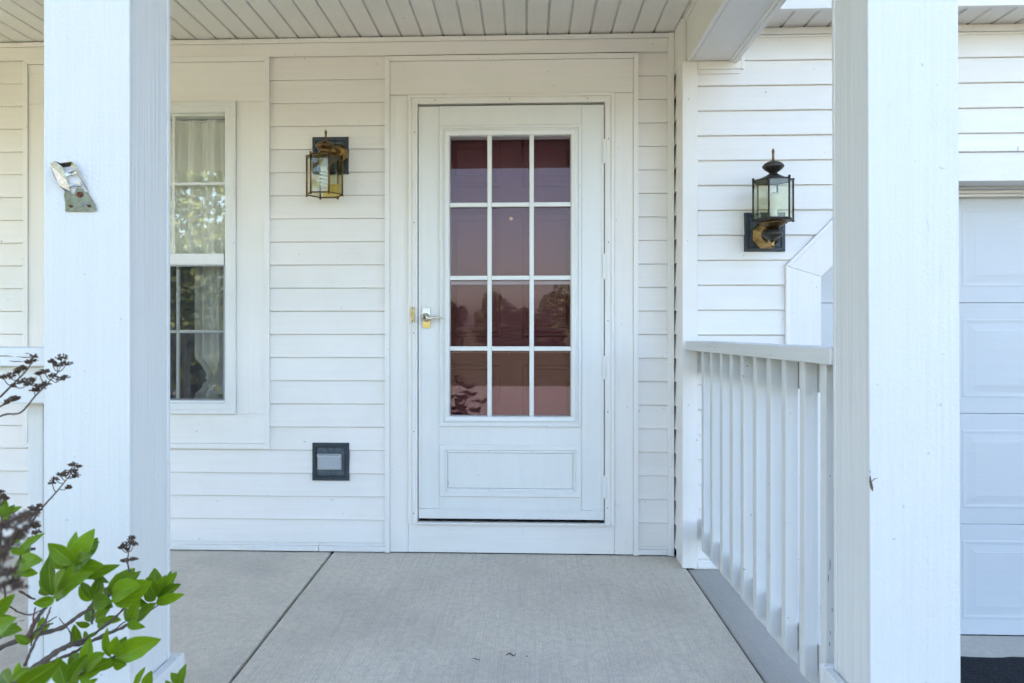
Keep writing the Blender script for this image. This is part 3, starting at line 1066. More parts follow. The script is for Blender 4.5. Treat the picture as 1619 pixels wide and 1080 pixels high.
def prism(name, pts, y0, y1, mat, parent, r=0.002):
    """polygon in x,z extruded from y1 (back) to y0 (front) with a softened front edge"""
    n = len(pts)
    cx, cz = sum(p[0] for p in pts) / n, sum(p[1] for p in pts) / n

    def inset(d):
        out = []
        area = sum(pts[i][0] * pts[(i + 1) % n][1] - pts[(i + 1) % n][0] * pts[i][1] for i in range(n))
        sg = 1 if area > 0 else -1
        for i in range(n):
            p0, p1, p2 = (Vector(pts[(i + k) % n]) for k in (-1, 0, 1))
            a, b = (p1 - p0).normalized(), (p2 - p1).normalized()
            na, nb = Vector((-a.y, a.x)) * sg, Vector((-b.y, b.x)) * sg
            q = p1 + (na + nb) * d / (1 + na.dot(nb))
            out.append(q)
        return out
    loops = [[(p[0], y1, p[1]) for p in pts], [(p[0], y0 + r, p[1]) for p in pts], [(q.x, y0, q.y) for q in inset(r)]]
    return rings(name, loops, mat, parent, (cx, y0, cz))


IX, IZ, HB = 1.3367, 1.3385, 1.769          # inner edge of the garage casing
gc = group_part('garage_casing', house, (3.7, GY, GZ))
OXR, IXR = 6.376, 6.214
ddx = HB - IZ
yA, yB = GY - 0.022, -0.02
cc = 0.019
prism('casing_board', [(OX + cc, GZ), (IX, GZ), (IX, IZ), (OX + cc, OZ - 0.008)], yA, yB, M['trim_z'], gc)
prism('casing_board', [(OX + cc, OZ - 0.0075), (IX, IZ + 0.0005), (IX + ddx, HB - 0.0005), (OX + (HT - OZ) + 0.008, HT - cc)], yA, yB, M['trim_z'], gc)
prism('casing_board', [(OX + (HT - OZ) + 0.0085, HT - cc), (IX + ddx + 0.0005, HB), (IXR, HB), (OXR, HT - cc)], yA, yB, M['trim_x'], gc)
prism('casing_board', [(IXR, GZ), (OXR, GZ), (OXR, HT - cc - 0.001), (IXR, HB - 0.001)], yA, yB, M['trim_z'], gc)
yC = GY - 0.033
prism('trim_channel', [(OX, GZ), (OX + cc - 0.0005, GZ), (OX + cc - 0.0005, OZ - 0.0085), (OX, OZ)], yC, GY, M['channel'], gc)
prism('trim_channel', [(OX, OZ + 0.0005), (OX + cc, OZ - 0.007), (OX + (HT - OZ) + 0.0075, HT - cc + 0.0005), (OX + (HT - OZ), HT)], yC, GY, M['channel'], gc)
for a, b in ((OX + (HT - OZ) + 0.009, 2.201), (2.204, OXR)):
    prism('trim_channel', [(a, HT - cc + 0.001), (b, HT - cc + 0.001), (b, HT + 0.003), (a, HT + 0.003)], yC, GY, M['channel'], gc)
box('stop_moulding', IX + ddx, IXR, -0.085, -0.021, HB - 0.012, HB - 0.0005, M['garage_paint'], gc, 0.002)
box('stop_moulding', IX + ddx - 0.02, IXR, -0.055, -0.0205, HB - 0.027, HB - 0.0125, M['trim_x'], gc, 0.002)
box('stop_moulding', IX + ddx - 0.04, IXR, -0.035, -0.012, HB - 0.040, HB - 0.0275, M['trim_x'], gc, 0.002)
box('weather_strip', IX - 0.004, IX + 0.012, -0.050, -0.021, GZ, 1.05, M['screen_frame'], gc, 0.002)
box('casing_back', OX, OXR, -0.0195, -0.004, HB - 0.02, 2.0, M['dark_gap'], gc, 0)

# ---------- garage door: four sections with raised panels
gd = group_part('garage_door', house, (3.76, 0.0, GZ))
GSX0, GSX1 = 1.30, 6.23
SH = 0.5303
zb0 = -0.3657
for j in range(4):
    z = zb0 + SH * j
    box('door_section', GSX0, GSX1, 0.0, 0.045, z + 0.0010, z + SH - 0.0008, M['garage_paint'], gd, 0.002)
    for i in range(8):
        x0 = 1.4734 + 0.6096 * i
        frame('raised_panel', x0, x0 + 0.52, z + 0.0757, z + 0.4545,
              [(0.0, 0.001), (0.002, -0.0010), (0.006, -0.0016), (0.013, -0.0016), (0.020, -0.0006), (0.030, -0.0008), (0.056, -0.0026), (0.059, -0.0032), (0.0615, -0.0032)], M['garage_paint'], gd, fill=True)
box('bottom_seal', GSX0, GSX1, 0.004, 0.04, zb0 - 0.016, zb0 + 0.001, M['rubber'], gd, 0.003)
box('garage_backing', GSX0 - 0.1, GSX1 + 0.1, 0.05, 0.07, GZ, 2.0, M['dark_gap'], gd, 0)  # black sheet, paints in the darkness behind the garage door

# ---------- garage eave
ge = group_part('garage_eave', house, (4.2, -0.31, 2.48))
SZ = 2.4815
prof = [(0.0, 0.0), (0.089, 0.0), (0.0925, 0.008), (0.101, 0.010), (0.1045, 0.0)]
sm = bpy.data.meshes.new('soffit_board')
sm.from_pydata([(x, y, z) for y in (-0.105, 0.106) for (x, z) in prof], [], [(i, i + 5, i + 6, i + 1) for i in range(4)])
sm.materials.append(M['soffit'])
x = 0.9585
while x < 7.4:
    put(bpy.data.objects.new('soffit_board', sm), (x, -0.2965, SZ), ge)
    x += 0.1045
box('soffit_channel', 0.9575, 7.4, GY - 0.012, GY - 0.0005, SZ - 0.0095, SZ - 0.0005, M['channel'], ge, 0.001)
box('fascia_board', 0.9575, 7.5, -0.432, -0.4025, SZ - 0.014, 2.66, M['trim_x'], ge, 0.003)
# ---------- roof, side and back walls (they throw the shade)


def gable(name, x0, x1, ye, ze, under, mat):
    pts = [(ye, ze), (ye, ze - 0.16), (0.12, under), (0.12, 2.62), (9.2, 2.62), (9.2, 2.80), (4.2, 10.2), (3.6, 10.2)]
    n = len(pts)
    verts = [(x0, y, z) for y, z in pts] + [(x1, y, z) for y, z in pts]
    faces = [tuple(range(n)), tuple(reversed(range(n, 2 * n)))] + [(i, (i + 1) % n, n + (i + 1) % n, n + i) for i in range(n)]
    return pydata(name, verts, faces, mat, house, ((x0 + x1) / 2, 3.9, 2.7))


gable('porch_roof', -4.7, 0.9565, -2.32, 2.80, 2.62, M['roof'])
gable('garage_roof', 0.958, 8.0, -0.433, 2.83, 2.50, M['roof'])
box('side_wall', -4.3, -4.2, 0.0, 9.0, GZ, 2.62, M['siding'], house, 0)
box('side_wall', 7.4, 7.5, GY, 9.0, GZ, 2.62, M['siding'], house, 0)
box('back_wall', -4.2, 7.4, 8.9, 9.0, GZ, 2.62, M['siding'], house, 0)

# ------------------------------------------------------------------ porch posts


def skew(x, z, k):
    return x + k * (z - 1.11)


def post(label, x0, x1, k, knot=False):
    y0, y1 = -1.960, -1.760
    t = thing('porch_post', label, 'post', ((x0 + x1) / 2, -1.86, 0), 'white porch posts')
    bt = 0.019

    def board(name, a, b, c, d, z0, z1, mat, bev=0.0025):
        o = box(name, a, b, c, d, z0, z1, mat, t, 0)
        bm = bmesh.new()
        bm.from_mesh(o.data)
        bmesh.ops.bevel(bm, geom=list(bm.edges), offset=bev, segments=2, affect='EDGES', profile=0.5)
        zc = (z0 + z1) / 2
        for v in bm.verts:
            v.co.x += k * (v.co.z + zc - 1.11)
        me = mesh_from(name, bm, mat)
        o.data = me
        return o
    board('front_board', x0, x1, y0, y0 + bt, 0.002, 2.301, M['post_front'])
    board('back_board', x0, x1, y1 - bt * 0.8, y1, 0.002, 2.301, M['post_side'])
    board('side_board', x0 + 0.0025, x0 + bt, y0 + bt + 0.0006, y1 - bt * 0.8 - 0.0006, 0.002, 2.301, M['post_side'], 0.0015)
    board('side_board', x1 - bt, x1 - 0.0025, y0 + bt + 0.0006, y1 - bt * 0.8 - 0.0006, 0.002, 2.301, M['post_side'], 0.0015)
    p, h = 0.026, 0.256
    board('base_trim', x0 - p, x1 + p, y0 - p, y0 - 0.0005, 0.001, h, M['rail_x'], 0.004)
    board('base_trim', x0 - p, x1 + p, y1 + 0.0005, y1 + p, 0.001, h, M['rail_x'], 0.004)
    board('base_trim', x0 - p, x0 - 0.0005, y0 + 0.0003, y1 - 0.0003, 0.001, h - 0.001, M['rail_y'], 0.004)
    board('base_trim', x1 + 0.0005, x1 + p, y0 + 0.0003, y1 - 0.0003, 0.001, h - 0.001, M['rail_y'], 0.004)
    return t


def sliver(name, parent, pts, w, mat, normal=(0, -1, 0), lift=0.0006):
    """thin ragged fleck lying on a surface: centreline pts, half-width list"""
    nrm = Vector(normal)
    P = [Vector(p) + nrm * lift for p in pts]
    verts, faces = [], []
    for i, p in enumerate(P):
        d = (P[min(i + 1, len(P) - 1)] - P[max(0, i - 1)]).normalized()
        s = d.cross(nrm).normalized()
        verts += [p + s * w[i], p - s * w[i], p - nrm * (lift + 0.002)]
    for i in range(len(P) - 1):
        a = i * 3
        faces += [(a, a + 1, a + 4, a + 3), (a + 1, a + 2, a + 5, a + 4), (a + 2, a, a + 3, a + 5)]
    return pydata(name, [tuple(v) for v in verts], faces, mat, parent, tuple(P[0]))


pl = post('white square porch post on the left with a metal bracket screwed to it', -1.130, -0.925, 0.0)
pr_ = post('white square porch post on the right in front of the garage door', 0.7645, 0.963, -0.0037)
# knot and dents of the right post
sliver('knot_hole', pr_, [(0.7668, -1.96, 0.777), (0.7672, -1.96, 0.765), (0.7705, -1.96, 0.750), (0.7725, -1.96, 0.742)], [0.0006, 0.0028, 0.0034, 0.0006], M['wood_knot'])
sliver('knot_crack', pr_, [(0.7705, -1.96, 0.764), (0.776, -1.96, 0.770), (0.783, -1.96, 0.7715)], [0.0008, 0.0012, 0.0005], M['wood_knot'])
sliver('knot_crack', pr_, [(0.7672, -1.96, 0.783), (0.7664, -1.96, 0.790)], [0.0004, 0.0002], M['wood_knot'])
for (x, z, dx, dz, w) in ((0.806, 1.60, 0.0, 0.01, 0.0003), (0.905, 1.27, 0.008, 0.004, 0.0006), (0.897, 1.32, -0.006, 0.03, 0.0005), (0.92, 1.22, 0.002, 0.03, 0.0005), (0.913, 0.93, 0.003, 0.03, 0.0005)):
    sliver('paint_ridge', pr_, [(x, -1.96, z), (x + dx * .5 + 0.002, -1.96, z + dz * .5), (x + dx, -1.96, z + dz)], [w * .5, w, w * .5], M['post_side'], lift=0.0012)
sliver('nail_mark', pr_, [(0.7671, -1.80, 1.600), (0.7668, -1.803, 1.612)], [0.0008, 0.0012], M['crack'], (-1, 0, 0), 0.0008)

# ------------------------------------------------------------------ railings
INNER0, INNER1 = 0.724, 0.759            # inner edge of the top rail at the wall and at the post


def rx(y, off=0.0):
    return INNER0 + off + (INNER1 - INNER0) * (-0.19 - y) / 1.57


rr_ = thing('porch_railing', 'white baluster railing between the garage wall and the right post', 'railing', (0.78, -0.97, 0.14), 'white porch railings')


def ybar(name, o0, o1, z0a, z1a, ya, yb, mat, parent, bev=0.003, dz=0.0):
    """bar running along y, following the slight skew of the railing"""
    vs = []
    for y, zz in ((ya, 0.0), (yb, dz)):
        vs += [(rx(y, o0), y, z0a + zz), (rx(y, o1), y, z0a + zz), (rx(y, o1), y, z1a + zz), (rx(y, o0), y, z1a + zz)]
    o = pydata(name, vs, [(0, 1, 2, 3), (4, 7, 6, 5), (0, 4, 5, 1), (1, 5, 6, 2), (2, 6, 7, 3), (3, 7, 4, 0)], mat, parent, (rx((ya + yb) / 2, (o0 + o1) / 2), (ya + yb) / 2, (z0a + z1a) / 2))
    bm = bmesh.new()
    bm.from_mesh(o.data)
    bmesh.ops.bevel(bm, geom=list(bm.edges), offset=bev, segments=2, affect='EDGES', profile=0.5)
    bm.to_mesh(o.data)
    bm.free()
    return o


yw, yp = GY - 0.026, -1.758
ybar('top_rail', 0.0, 0.125, 1.004, 1.046, yw, yp, M['rail_y'], rr_, dz=0.011)
ybar('upper_subrail', 0.068, 0.106, 0.915, 1.003, yw, yp, M['rail_y'], rr_, dz=0.011)
ybar('bottom_rail', 0.068, 0.106, 0.145, 0.232, yw, yp, M['rail_y'], rr_, dz=-0.020)
BY = [-0.381, -0.519, -0.664, -0.798, -0.930, -1.069, -1.205, -1.339, -1.484, -1.627]
for i, y in enumerate(BY):
    xx = rx(y, 0.029)
    t_ = 0.011 * (-0.19 - y) / 1.57
    zb_ = 0.141 - 0.020 * (-0.19 - y) / 1.57 + random.uniform(-0.003, 0.003)
    zt_ = 1.0033 + t_
    # lower end mitred: the inner edge stops higher than the outer one
    q = [(xx, y - 0.038, zb_), (xx + 0.038, y - 0.038, zb_ - 0.040), (xx + 0.038, y, zb_ - 0.040), (xx, y, zb_)]
    q += [(xx, y - 0.038, zt_), (xx + 0.038, y - 0.038, zt_), (xx + 0.038, y, zt_), (xx, y, zt_)]
    b = pydata('baluster', q, [(0, 3, 2, 1), (4, 5, 6, 7), (0, 1, 5, 4), (1, 2, 6, 5), (2, 3, 7, 6), (3, 0, 4, 7)], M['rail_z'], rr_, (xx + 0.019, y - 0.019, 0.57))
    bm = bmesh.new()
    bm.from_mesh(b.data)
    bmesh.ops.bevel(bm, geom=list(bm.edges), offset=0.0025, segments=2, affect='EDGES', profile=0.5)
    bm.to_mesh(b.data)
    bm.free()
    b.rotation_euler = (random.uniform(-0.002, 0.002), random.uniform(-0.0015, 0.0015), random.uniform(-0.02, 0.02))
# wall post under the rail end and small cracks of the nearest baluster
box('wall_cleat', 0.792, 0.83, -0.255, -0.2165, 0.90, 1.003, M['rail_z'], rr_, 0.002)
rng = random.Random(4)
xb = rx(-1.627, 0.029)
for z in (0.30, 0.36, 0.44, 0.52, 0.60, 0.67, 0.27, 0.47, 0.56):
    dx = rng.uniform(0.004, 0.034)
    hgt = rng.uniform(0.008, 0.03)
    sliver('paint_crack', rr_, [(xb + dx, -1.665, z), (xb + dx + 0.0006, -1.665, z + hgt * .5), (xb + dx, -1.665, z + hgt)], [0.0003, 0.0008, 0.0003], M['crack'], lift=0.0014)
xf = rx(-0.9, 0.0)
for (y, z, l) in ((-0.62, 1.03, 0.006), (-0.66, 1.034, 0.004), (-0.70, 1.028, 0.009), (-0.75, 1.031, 0.004), (-1.33, 1.022, 0.004)):
    sliver('paint_crack', rr_, [(rx(y, 0.0), y, z), (rx(y - l, 0.0), y - l, z + l * .3)], [0.0012, 0.0016], M['crack'], (-1, 0, 0), 0.0012)

rl = thing('porch_railing', 'weathered white railing running left behind the flowering shrub', 'railing', (-2.6, -1.86, 0.14), 'white porch railings')
box('top_rail', -4.1, -1.131, -1.935, -1.80, 1.016, 1.060, M['rail_x'], rl, 0.003)
box('upper_subrail', -4.1, -1.131, -1.915, -1.877, 0.926, 1.0155, M['rail_x'], rl, 0.003)
box('bottom_rail', -4.1, -1.131, -1.915, -1.877, 0.145, 0.235, M['rail_x'], rl, 0.003)
x = -1.187
k = 0
while x > -4.0:
    b = box('baluster', x - 0.038, x, -1.8765, -1.8385, 0.138, 1.0155, M['rail_z'], rl, 0.003)
    x -= 0.139
for (x0, z, L) in ((-1.212, 1.040, 0.055), (-1.23, 1.030, 0.035), (-1.178, 1.0325, 0.02), (-1.19, 1.049, 0.01), (-1.27, 1.043, 0.05), (-1.33, 1.035, 0.06)):
    sliver('paint_crack', rl, [(x0, -1.935, z), (x0 + L * .35, -1.935, z - 0.002), (x0 + L * .7, -1.935, z - 0.0015), (x0 + L, -1.935, z - 0.003)], [0.0003, 0.0011, 0.0008, 0.0003], M['crack'], lift=0.0014)

# ------------------------------------------------------------------ wall lanterns


def hexpt(c, r, k, rot, z):
    a = R(60 * k) + R(rot)
    # vertex 0 faces -Y (towards the street)
    return (c[0] + r * math.sin(a), c[1] - r * math.cos(a), z)


def lantern_body(t, c, r, zb, zt, rot, open_bottom, metal):
    for k in range(6):
        bm = bmesh.new()
        a, b = hexpt(c, r, k, rot, zb - 0.006), hexpt(c, r, k, rot, zt + 0.006)
        tube_bm(bm, [a, b], [0.0042, 0.0042], 6)
        for z, sgn in ((zb - 0.006, -1), (zt + 0.006, 1)):
            p = hexpt(c, r, k, rot, z)
            lathe_bm(bm, [(0.005, -0.003), (0.0062, 0.001), (0.005, 0.005), (0.002, 0.007)], 8, p)
        bobj('corner_bar', bm, metal, t, a)
        p0, p1 = hexpt(c, r * 0.985, k, rot, 0), hexpt(c, r * 0.985, k + 1, rot, 0)
        d = Vector((p1[0] - p0[0], p1[1] - p0[1], 0)).normalized()
        n = Vector((d.y, -d.x, 0)) * 0.0011
        q = []
        for s in (1, -1):
            for (pp, zz) in ((p0, zb), (p1, zb), (p1, zt), (p0, zt)):
                q.append((pp[0] + n.x * s, pp[1] + n.y * s, zz))
        pydata('pane', q, [(0, 1, 2, 3), (7, 6, 5, 4), (0, 4, 5, 1), (1, 5, 6, 2), (2, 6, 7, 3), (3, 7, 4, 0)], M['lamp_glass'], t, q[0])
    for nm, z in (('bottom_ring', zb), ('top_ring', zt)):
        bm = bmesh.new()
        for k in range(6):
            tube_bm(bm, [hexpt(c, r, k, rot, z), hexpt(c, r, k + 1, rot, z)], [0.0036, 0.0036], 6)
        bobj(nm, bm, metal, t, (c[0], c[1], z))


def octagon_canopy(t, cx, cz, y0, y1, rw, metal, out=0.0):
    loops = []
    for rr2, y in ((rw, y0), (rw * 0.98, y0 - 0.012), (rw * 0.80, y0 - 0.03), (rw * 0.55, y1)):
        loops.append([(cx + rr2 * math.cos(R(45 * k + 22.5)), y, cz + out * (y0 - y) + rr2 * math.sin(R(45 * k + 22.5))) for k in range(8)])
    rings('canopy', loops, metal, t, (cx, y0, cz))


def mount_plate(t, x0, x1, z0, z1, yw):
    frame('mounting_plate', x0, x1, z0, z1, [(0, yw + 0.012), (0, yw - 0.012), (0.003, yw - 0.016), (0.017, yw - 0.016), (0.020, yw - 0.0115), (0.024, yw - 0.0115), (0.027, yw - 0.0145)], [M['slate_rim'], M['slate']], t, fill=True, mat_ids=[0, 0, 0, 0, 0, 1])


# left lantern hangs from its arm
c = (-0.9637, -0.150)
lt = thing('wall_lantern', 'brass hanging lantern with a spiral bulb on the wall between window and door', 'wall lamp', (-0.968, -0.02, 1.73), 'porch wall lanterns')
mount_plate(lt, -1.0592, -0.880, 1.8632, 2.0455, -0.010)
octagon_canopy(lt, -0.930, 1.958, -0.026, -0.075, 0.052, M['gold'], 0.0)
bm = bmesh.new()
pts = smooth_path([(-0.935, -0.04, 1.955), (-0.945, -0.09, 1.963), (-0.960, -0.135, 1.958)], 4)
tube_bm(bm, pts, [0.020 - 0.001 * i for i in range(9)], 10)
bobj('arm', bm, M['gold'], lt, (-0.95, -0.08, 1.96))
bm = bmesh.new()
lathe_bm(bm, [(0.0045, 1.990), (0.0055, 1.998), (0.0045, 2.005), (0.005, 2.026), (0.0065, 2.030), (0.0055, 2.040), (0.0015, 2.047)], 10, (c[0] + 0.006, c[1], 0))
bobj('finial', bm, M['antique'], lt, (c[0], c[1], 2.0))
bm = bmesh.new()
lathe_bm(bm, [(0.036, 1.921), (0.040, 1.930), (0.030, 1.938), (0.027, 1.945), (0.034, 1.955), (0.0445, 1.964), (0.0455, 1.970), (0.038, 1.980), (0.022, 1.988), (0.008, 1.993)], 24, (c[0] + 0.003, c[1], 0))
bobj('cap', bm, M['antique'], lt, (c[0], c[1], 1.92), True)
lantern_body(lt, c, 0.0860, 1.738, 1.916, 28.5, True, M['antique'])
loops = []
for rr2, z in ((0.0845, 1.9165), (0.0845, 1.920), (0.050, 1.926), (0.036, 1.9285)):
    loops.append([hexpt(c, rr2, k, 28.5, z) for k in range(6)])
rings('roof', loops, M['antique'], lt, (c[0], c[1], 1.917), True, True)
bm = bmesh.new()
lathe_bm(bm, [(0.019, 1.872), (0.0205, 1.880), (0.0205, 1.916)], 16, (c[0] - 0.003, c[1], 0))
bobj('socket', bm, M['socket'], lt, (c[0], c[1], 1.90))
bm = bmesh.new()
lathe_bm(bm, [(0.014, 1.848), (0.0165, 1.855), (0.0165, 1.8715)], 14, (c[0] - 0.003, c[1], 0))
hel = [(c[0] - 0.003 + (0.0165 - 0.002 * abs(i - 20) / 20) * math.cos(i * 0.62), c[1] + 0.0165 * math.sin(i * 0.62), 1.850 - i * 0.00175) for i in range(41)]
tube_bm(bm, hel, [0.0058] * 41, 7)
bobj('bulb', bm, M['porcelain'], lt, (c[0], c[1], 1.80), True)
bm = bmesh.new()
cube_bm(bm, c[0] - 0.024, c[0] + 0.050, c[1] + 0.060, c[1] + 0.068, 1.742, 1.80)
bobj('amber_reflection', bm, M['amber'], lt, (c[0], c[1] + 0.06, 1.76))  # amber colour stands in for brass mirrored at the lantern's back

# right lantern stands on its bracket
c = (1.0705, -0.365)
ltr = thing('wall_lantern', 'dark bronze upright lantern with a round bulb on the garage wall', 'wall lamp', (1.083, GY - 0.02, 1.45), 'porch wall lanterns')
mount_plate(ltr, 0.9913, 1.1743, 1.4544, 1.632, GY - 0.012)
octagon_canopy(ltr, 1.083, 1.527, GY - 0.028, GY - 0.085, 0.066, M['gold'], -0.1)
bm = bmesh.new()
pts = smooth_path([(1.083, GY - 0.05, 1.515), (1.078, GY - 0.11, 1.498), (1.064, -0.362, 1.508)], 4)
tube_bm(bm, pts, [0.022 - 0.001 * i for i in range(len(pts))], 10)
bobj('arm', bm, M['gold'], ltr, (1.07, -0.30, 1.50))
bm = bmesh.new()
lathe_bm(bm, [(0.0045, 1.834), (0.006, 1.842), (0.0048, 1.849), (0.0055, 1.868), (0.0068, 1.873), (0.0055, 1.882), (0.0015, 1.888)], 10, (c[0], c[1], 0))
bobj('finial', bm, M['antique'], ltr, (c[0], c[1], 1.84))
bm = bmesh.new()
lathe_bm(bm, [(0.012, 1.779), (0.018, 1.783), (0.036, 1.795), (0.0455, 1.806), (0.0465, 1.811), (0.038, 1.822), (0.020, 1.831), (0.006, 1.836)], 24, (c[0], c[1], 0))
bobj('cap', bm, M['bronze'], ltr, (c[0], c[1], 1.78), True)
bm = bmesh.new()
lathe_bm(bm, [(0.066, 1.752), (0.056, 1.757), (0.040, 1.765), (0.024, 1.774), (0.014, 1.7815)], 24, (c[0], c[1], 0))
bobj('dome', bm, M['bronze'], ltr, (c[0], c[1], 1.75), True)
lantern_body(ltr, c, 0.0865, 1.577, 1.746, -29.5, False, M['bronze'])
loops = []
for rr2, z in ((0.085, 1.7465), (0.084, 1.751), (0.06, 1.7535)):
    loops.append([hexpt(c, rr2, k, -29.5, z) for k in range(6)])
rings('roof', loops, M['bronze'], ltr, (c[0], c[1], 1.75), True, True)
loops = []
for rr2, z in ((0.086, 1.5765), (0.084, 1.571), (0.062, 1.566)):
    loops.append([hexpt(c, rr2, k, -29.5, z) for k in range(6)])
rings('floor_plate', loops, M['bronze'], ltr, (c[0], c[1], 1.57), True, True)
bm = bmesh.new()
lathe_bm(bm, [(0.060, 1.566), (0.058, 1.560), (0.046, 1.556), (0.044, 1.551), (0.034, 1.547), (0.030, 1.541), (0.020, 1.537)], 24, (c[0], c[1], 0))
bobj('base_rings', bm, M['antique'], ltr, (c[0], c[1], 1.55), True)
bm = bmesh.new()
lathe_bm(bm, [(0.019, 1.537), (0.034, 1.529), (0.045, 1.517), (0.0455, 1.511), (0.034, 1.500), (0.020, 1.492), (0.010, 1.486)], 24, (c[0] - 0.004, c[1], 0))
bobj('base_cup', bm, M['bronze'], ltr, (c[0], c[1], 1.51), True)
bm = bmesh.new()
lathe_bm(bm, [(0.0095, 1.487), (0.0085, 1.474), (0.0095, 1.466), (0.006, 1.456), (0.002, 1.453)], 12, (c[0] - 0.004, c[1], 0))
bobj('drop_finial', bm, M['gold'], ltr, (c[0], c[1], 1.47), True)
bm = bmesh.new()
lathe_bm(bm, [(0.014, 1.571), (0.014, 1.612), (0.0135, 1.614), (0.0145, 1.620), (0.022, 1.640), (0.0285, 1.660), (0.0295, 1.672), (0.026, 1.685), (0.016, 1.695), (0.004, 1.699)], 20, (c[0] + 0.006, c[1] + 0.006, 0))
bobj('bulb', bm, M['porcelain'], ltr, (c[0], c[1], 1.62), True)

# ------------------------------------------------------------------ outlet cover
oc = thing('outlet_cover', 'square dark slate block with a grey flip-up outlet cover low on the siding', 'outlet cover', (-0.968, -0.02, 0.354))
mount_plate(oc, -1.0592, -0.8768, 0.3537, 0.5393, -0.010)
frame('lid', -1.0285, -0.9125, 0.409, 0.482, [(0, -0.024), (0.0, -0.040), (0.004, -0.045), (0.008, -0.046)], M['cover_grey'], oc, fill=True)
box('lid_hinge', -1.0265, -0.9145, -0.043, -0.0245, 0.4825, 0.487, M['cover_grey'], oc, 0.001)
for x in (-1.026, -0.915):
    box('hinge_pin', x - 0.004, x + 0.004, -0.047, -0.040, 0.474, 0.487, M['aluminium'], oc, 0.001)

# ------------------------------------------------------------------ doorbell
db = thing('doorbell', 'small brass doorbell push beside the storm door handle', 'doorbell', (-0.560, -0.039, 1.132), None)
frame('plate', -0.5705, -0.549, 1.1325, 1.2075, [(0, -0.0385), (0, -0.043), (0.002, -0.0455)], M['brass_pale'], db, fill=True)
bm = bmesh.new()
lp = [(-0.5597 + 0.0062 * math.cos(2 * PI * k / 18), 0, 1.170 + 0.0155 * math.sin(2 * PI * k / 18)) for k in range(18)]
rings('push_button', [[(p[0], -0.0452, p[2]) for p in lp], [(p[0], -0.0485, p[2]) for p in lp], [(-0.5597 + (p[0] + 0.5597) * .8, -0.0495, 1.17 + (p[2] - 1.17) * .85) for p in lp]], M['amber'], db, (-0.5597, -0.046, 1.17))
bm.free()
for z in (1.1415, 1.1985):
    bm = bmesh.new()
    lathe_bm(bm, [(0.0032, -0.0452), (0.003, -0.0468), (0.001, -0.0472)], 10, (-0.5597, 0, z), 'Y')
    bobj('screw', bm, M['rubber'], db, (-0.5597, -0.046, z))

# ------------------------------------------------------------------ bent flag bracket on the left post
yb = -1.9606
bk = thing('flag_bracket', 'bent galvanised metal bracket with rusty screws on the left post', 'bracket', (-1.045, yb, 1.38))


def sheet_piece(bm, pts, th=0.0016):
    """pts: outline with (x, y, z); extruded a little along +Y"""
    n = len(pts)
    a = [bm.verts.new(p) for p in pts]
    b = [bm.verts.new((p[0], p[1] + th, p[2])) for p in pts]
    bm.faces.new(a)
    bm.faces.new(list(reversed(b)))
    for i in range(n):
        bm.faces.new((a[i], b[i], b[(i + 1) % n], a[(i + 1) % n]))


def bp(u, v, y=0.0):
    """u, v in the bracket's own sheet, 0..1 across and up"""
    return (-1.0960 + 0.0940 * u, yb - 0.0035 + y, 1.3790 + 0.1130 * v)


bm = bmesh.new()
# lower plate
sheet_piece(bm, [bp(.22, 0), bp(.95, 0), bp(1.0, .035), bp(.985, .13), bp(.80, .37), bp(.76, .40), bp(.70, .37), bp(.66, .46), bp(.58, .50), bp(.50, .48), bp(.45, .37), bp(.40, .34), bp(.22, .16)])
sheet_piece(bm, [bp(.22, .165), bp(.395, .345), bp(.36, .40), bp(.20, .42), bp(.19, .30)])
# left flange, folded forward
sheet_piece(bm, [bp(.20, .425), bp(.36, .405), bp(.30, .62, -.006), bp(.25, .88, -.012), bp(.10, 1.0, -.022), bp(0.0, .925, -.026), bp(.07, .70, -.020), bp(.14, .52, -.010)])
# right rib
sheet_piece(bm, [bp(.755, .405), bp(.81, .375), bp(.70, .60, -.006), bp(.58, .93, -.014), bp(.50, .985, -.016), bp(.52, .93, -.012), bp(.62, .66, -.004)])
# top bar, middle bars
sheet_piece(bm, [bp(.10, 1.0, -.022), bp(.25, .88, -.012), bp(.40, .905, -.010), bp(.53, .88, -.012), bp(.575, .93, -.014), bp(.50, .99, -.016), bp(.40, 1.0, -.018), bp(.22, .955, -.02)])
sheet_piece(bm, [bp(.27, .76, -.008), bp(.42, .84, -.004), bp(.55, .83, -.009), bp(.575, .76, -.008), bp(.40, .755, -.004), bp(.29, .70, -.007)])
sheet_piece(bm, [bp(.315, .56, -.004), bp(.46, .555, -.001), bp(.615, .60, -.005), bp(.665, .52, -.004), bp(.50, .505, -.001), bp(.335, .50, -.003)])
bobj('bracket_sheet', bm, M['steel'], bk, (-1.045, yb, 1.38))
bm = bmesh.new()
cube_bm(bm, bp(.55, 0)[0], bp(.68, 0)[0], yb - 0.0075, yb - 0.0037, bp(0, .09)[2], bp(0, .19)[2])
bobj('stamped_tab', bm, M['steel'], bk, (-1.04, yb, 1.395))
for (u, v, r_) in ((.59, .345, .0072), (.365, .105, .0036), (.835, .108, .0034)):
    p = bp(u, v)
    bm = bmesh.new()
    lathe_bm(bm, [(r_, -0.0002), (r_ * 0.98, -0.0022), (r_ * .75, -0.0042), (r_ * .42, -0.0046), (r_ * .38, -0.0030), (r_ * .1, -0.0028)], 16, (p[0], p[1], p[2]), 'Y')
    bobj('screw', bm, M['rust'], bk, p, True)

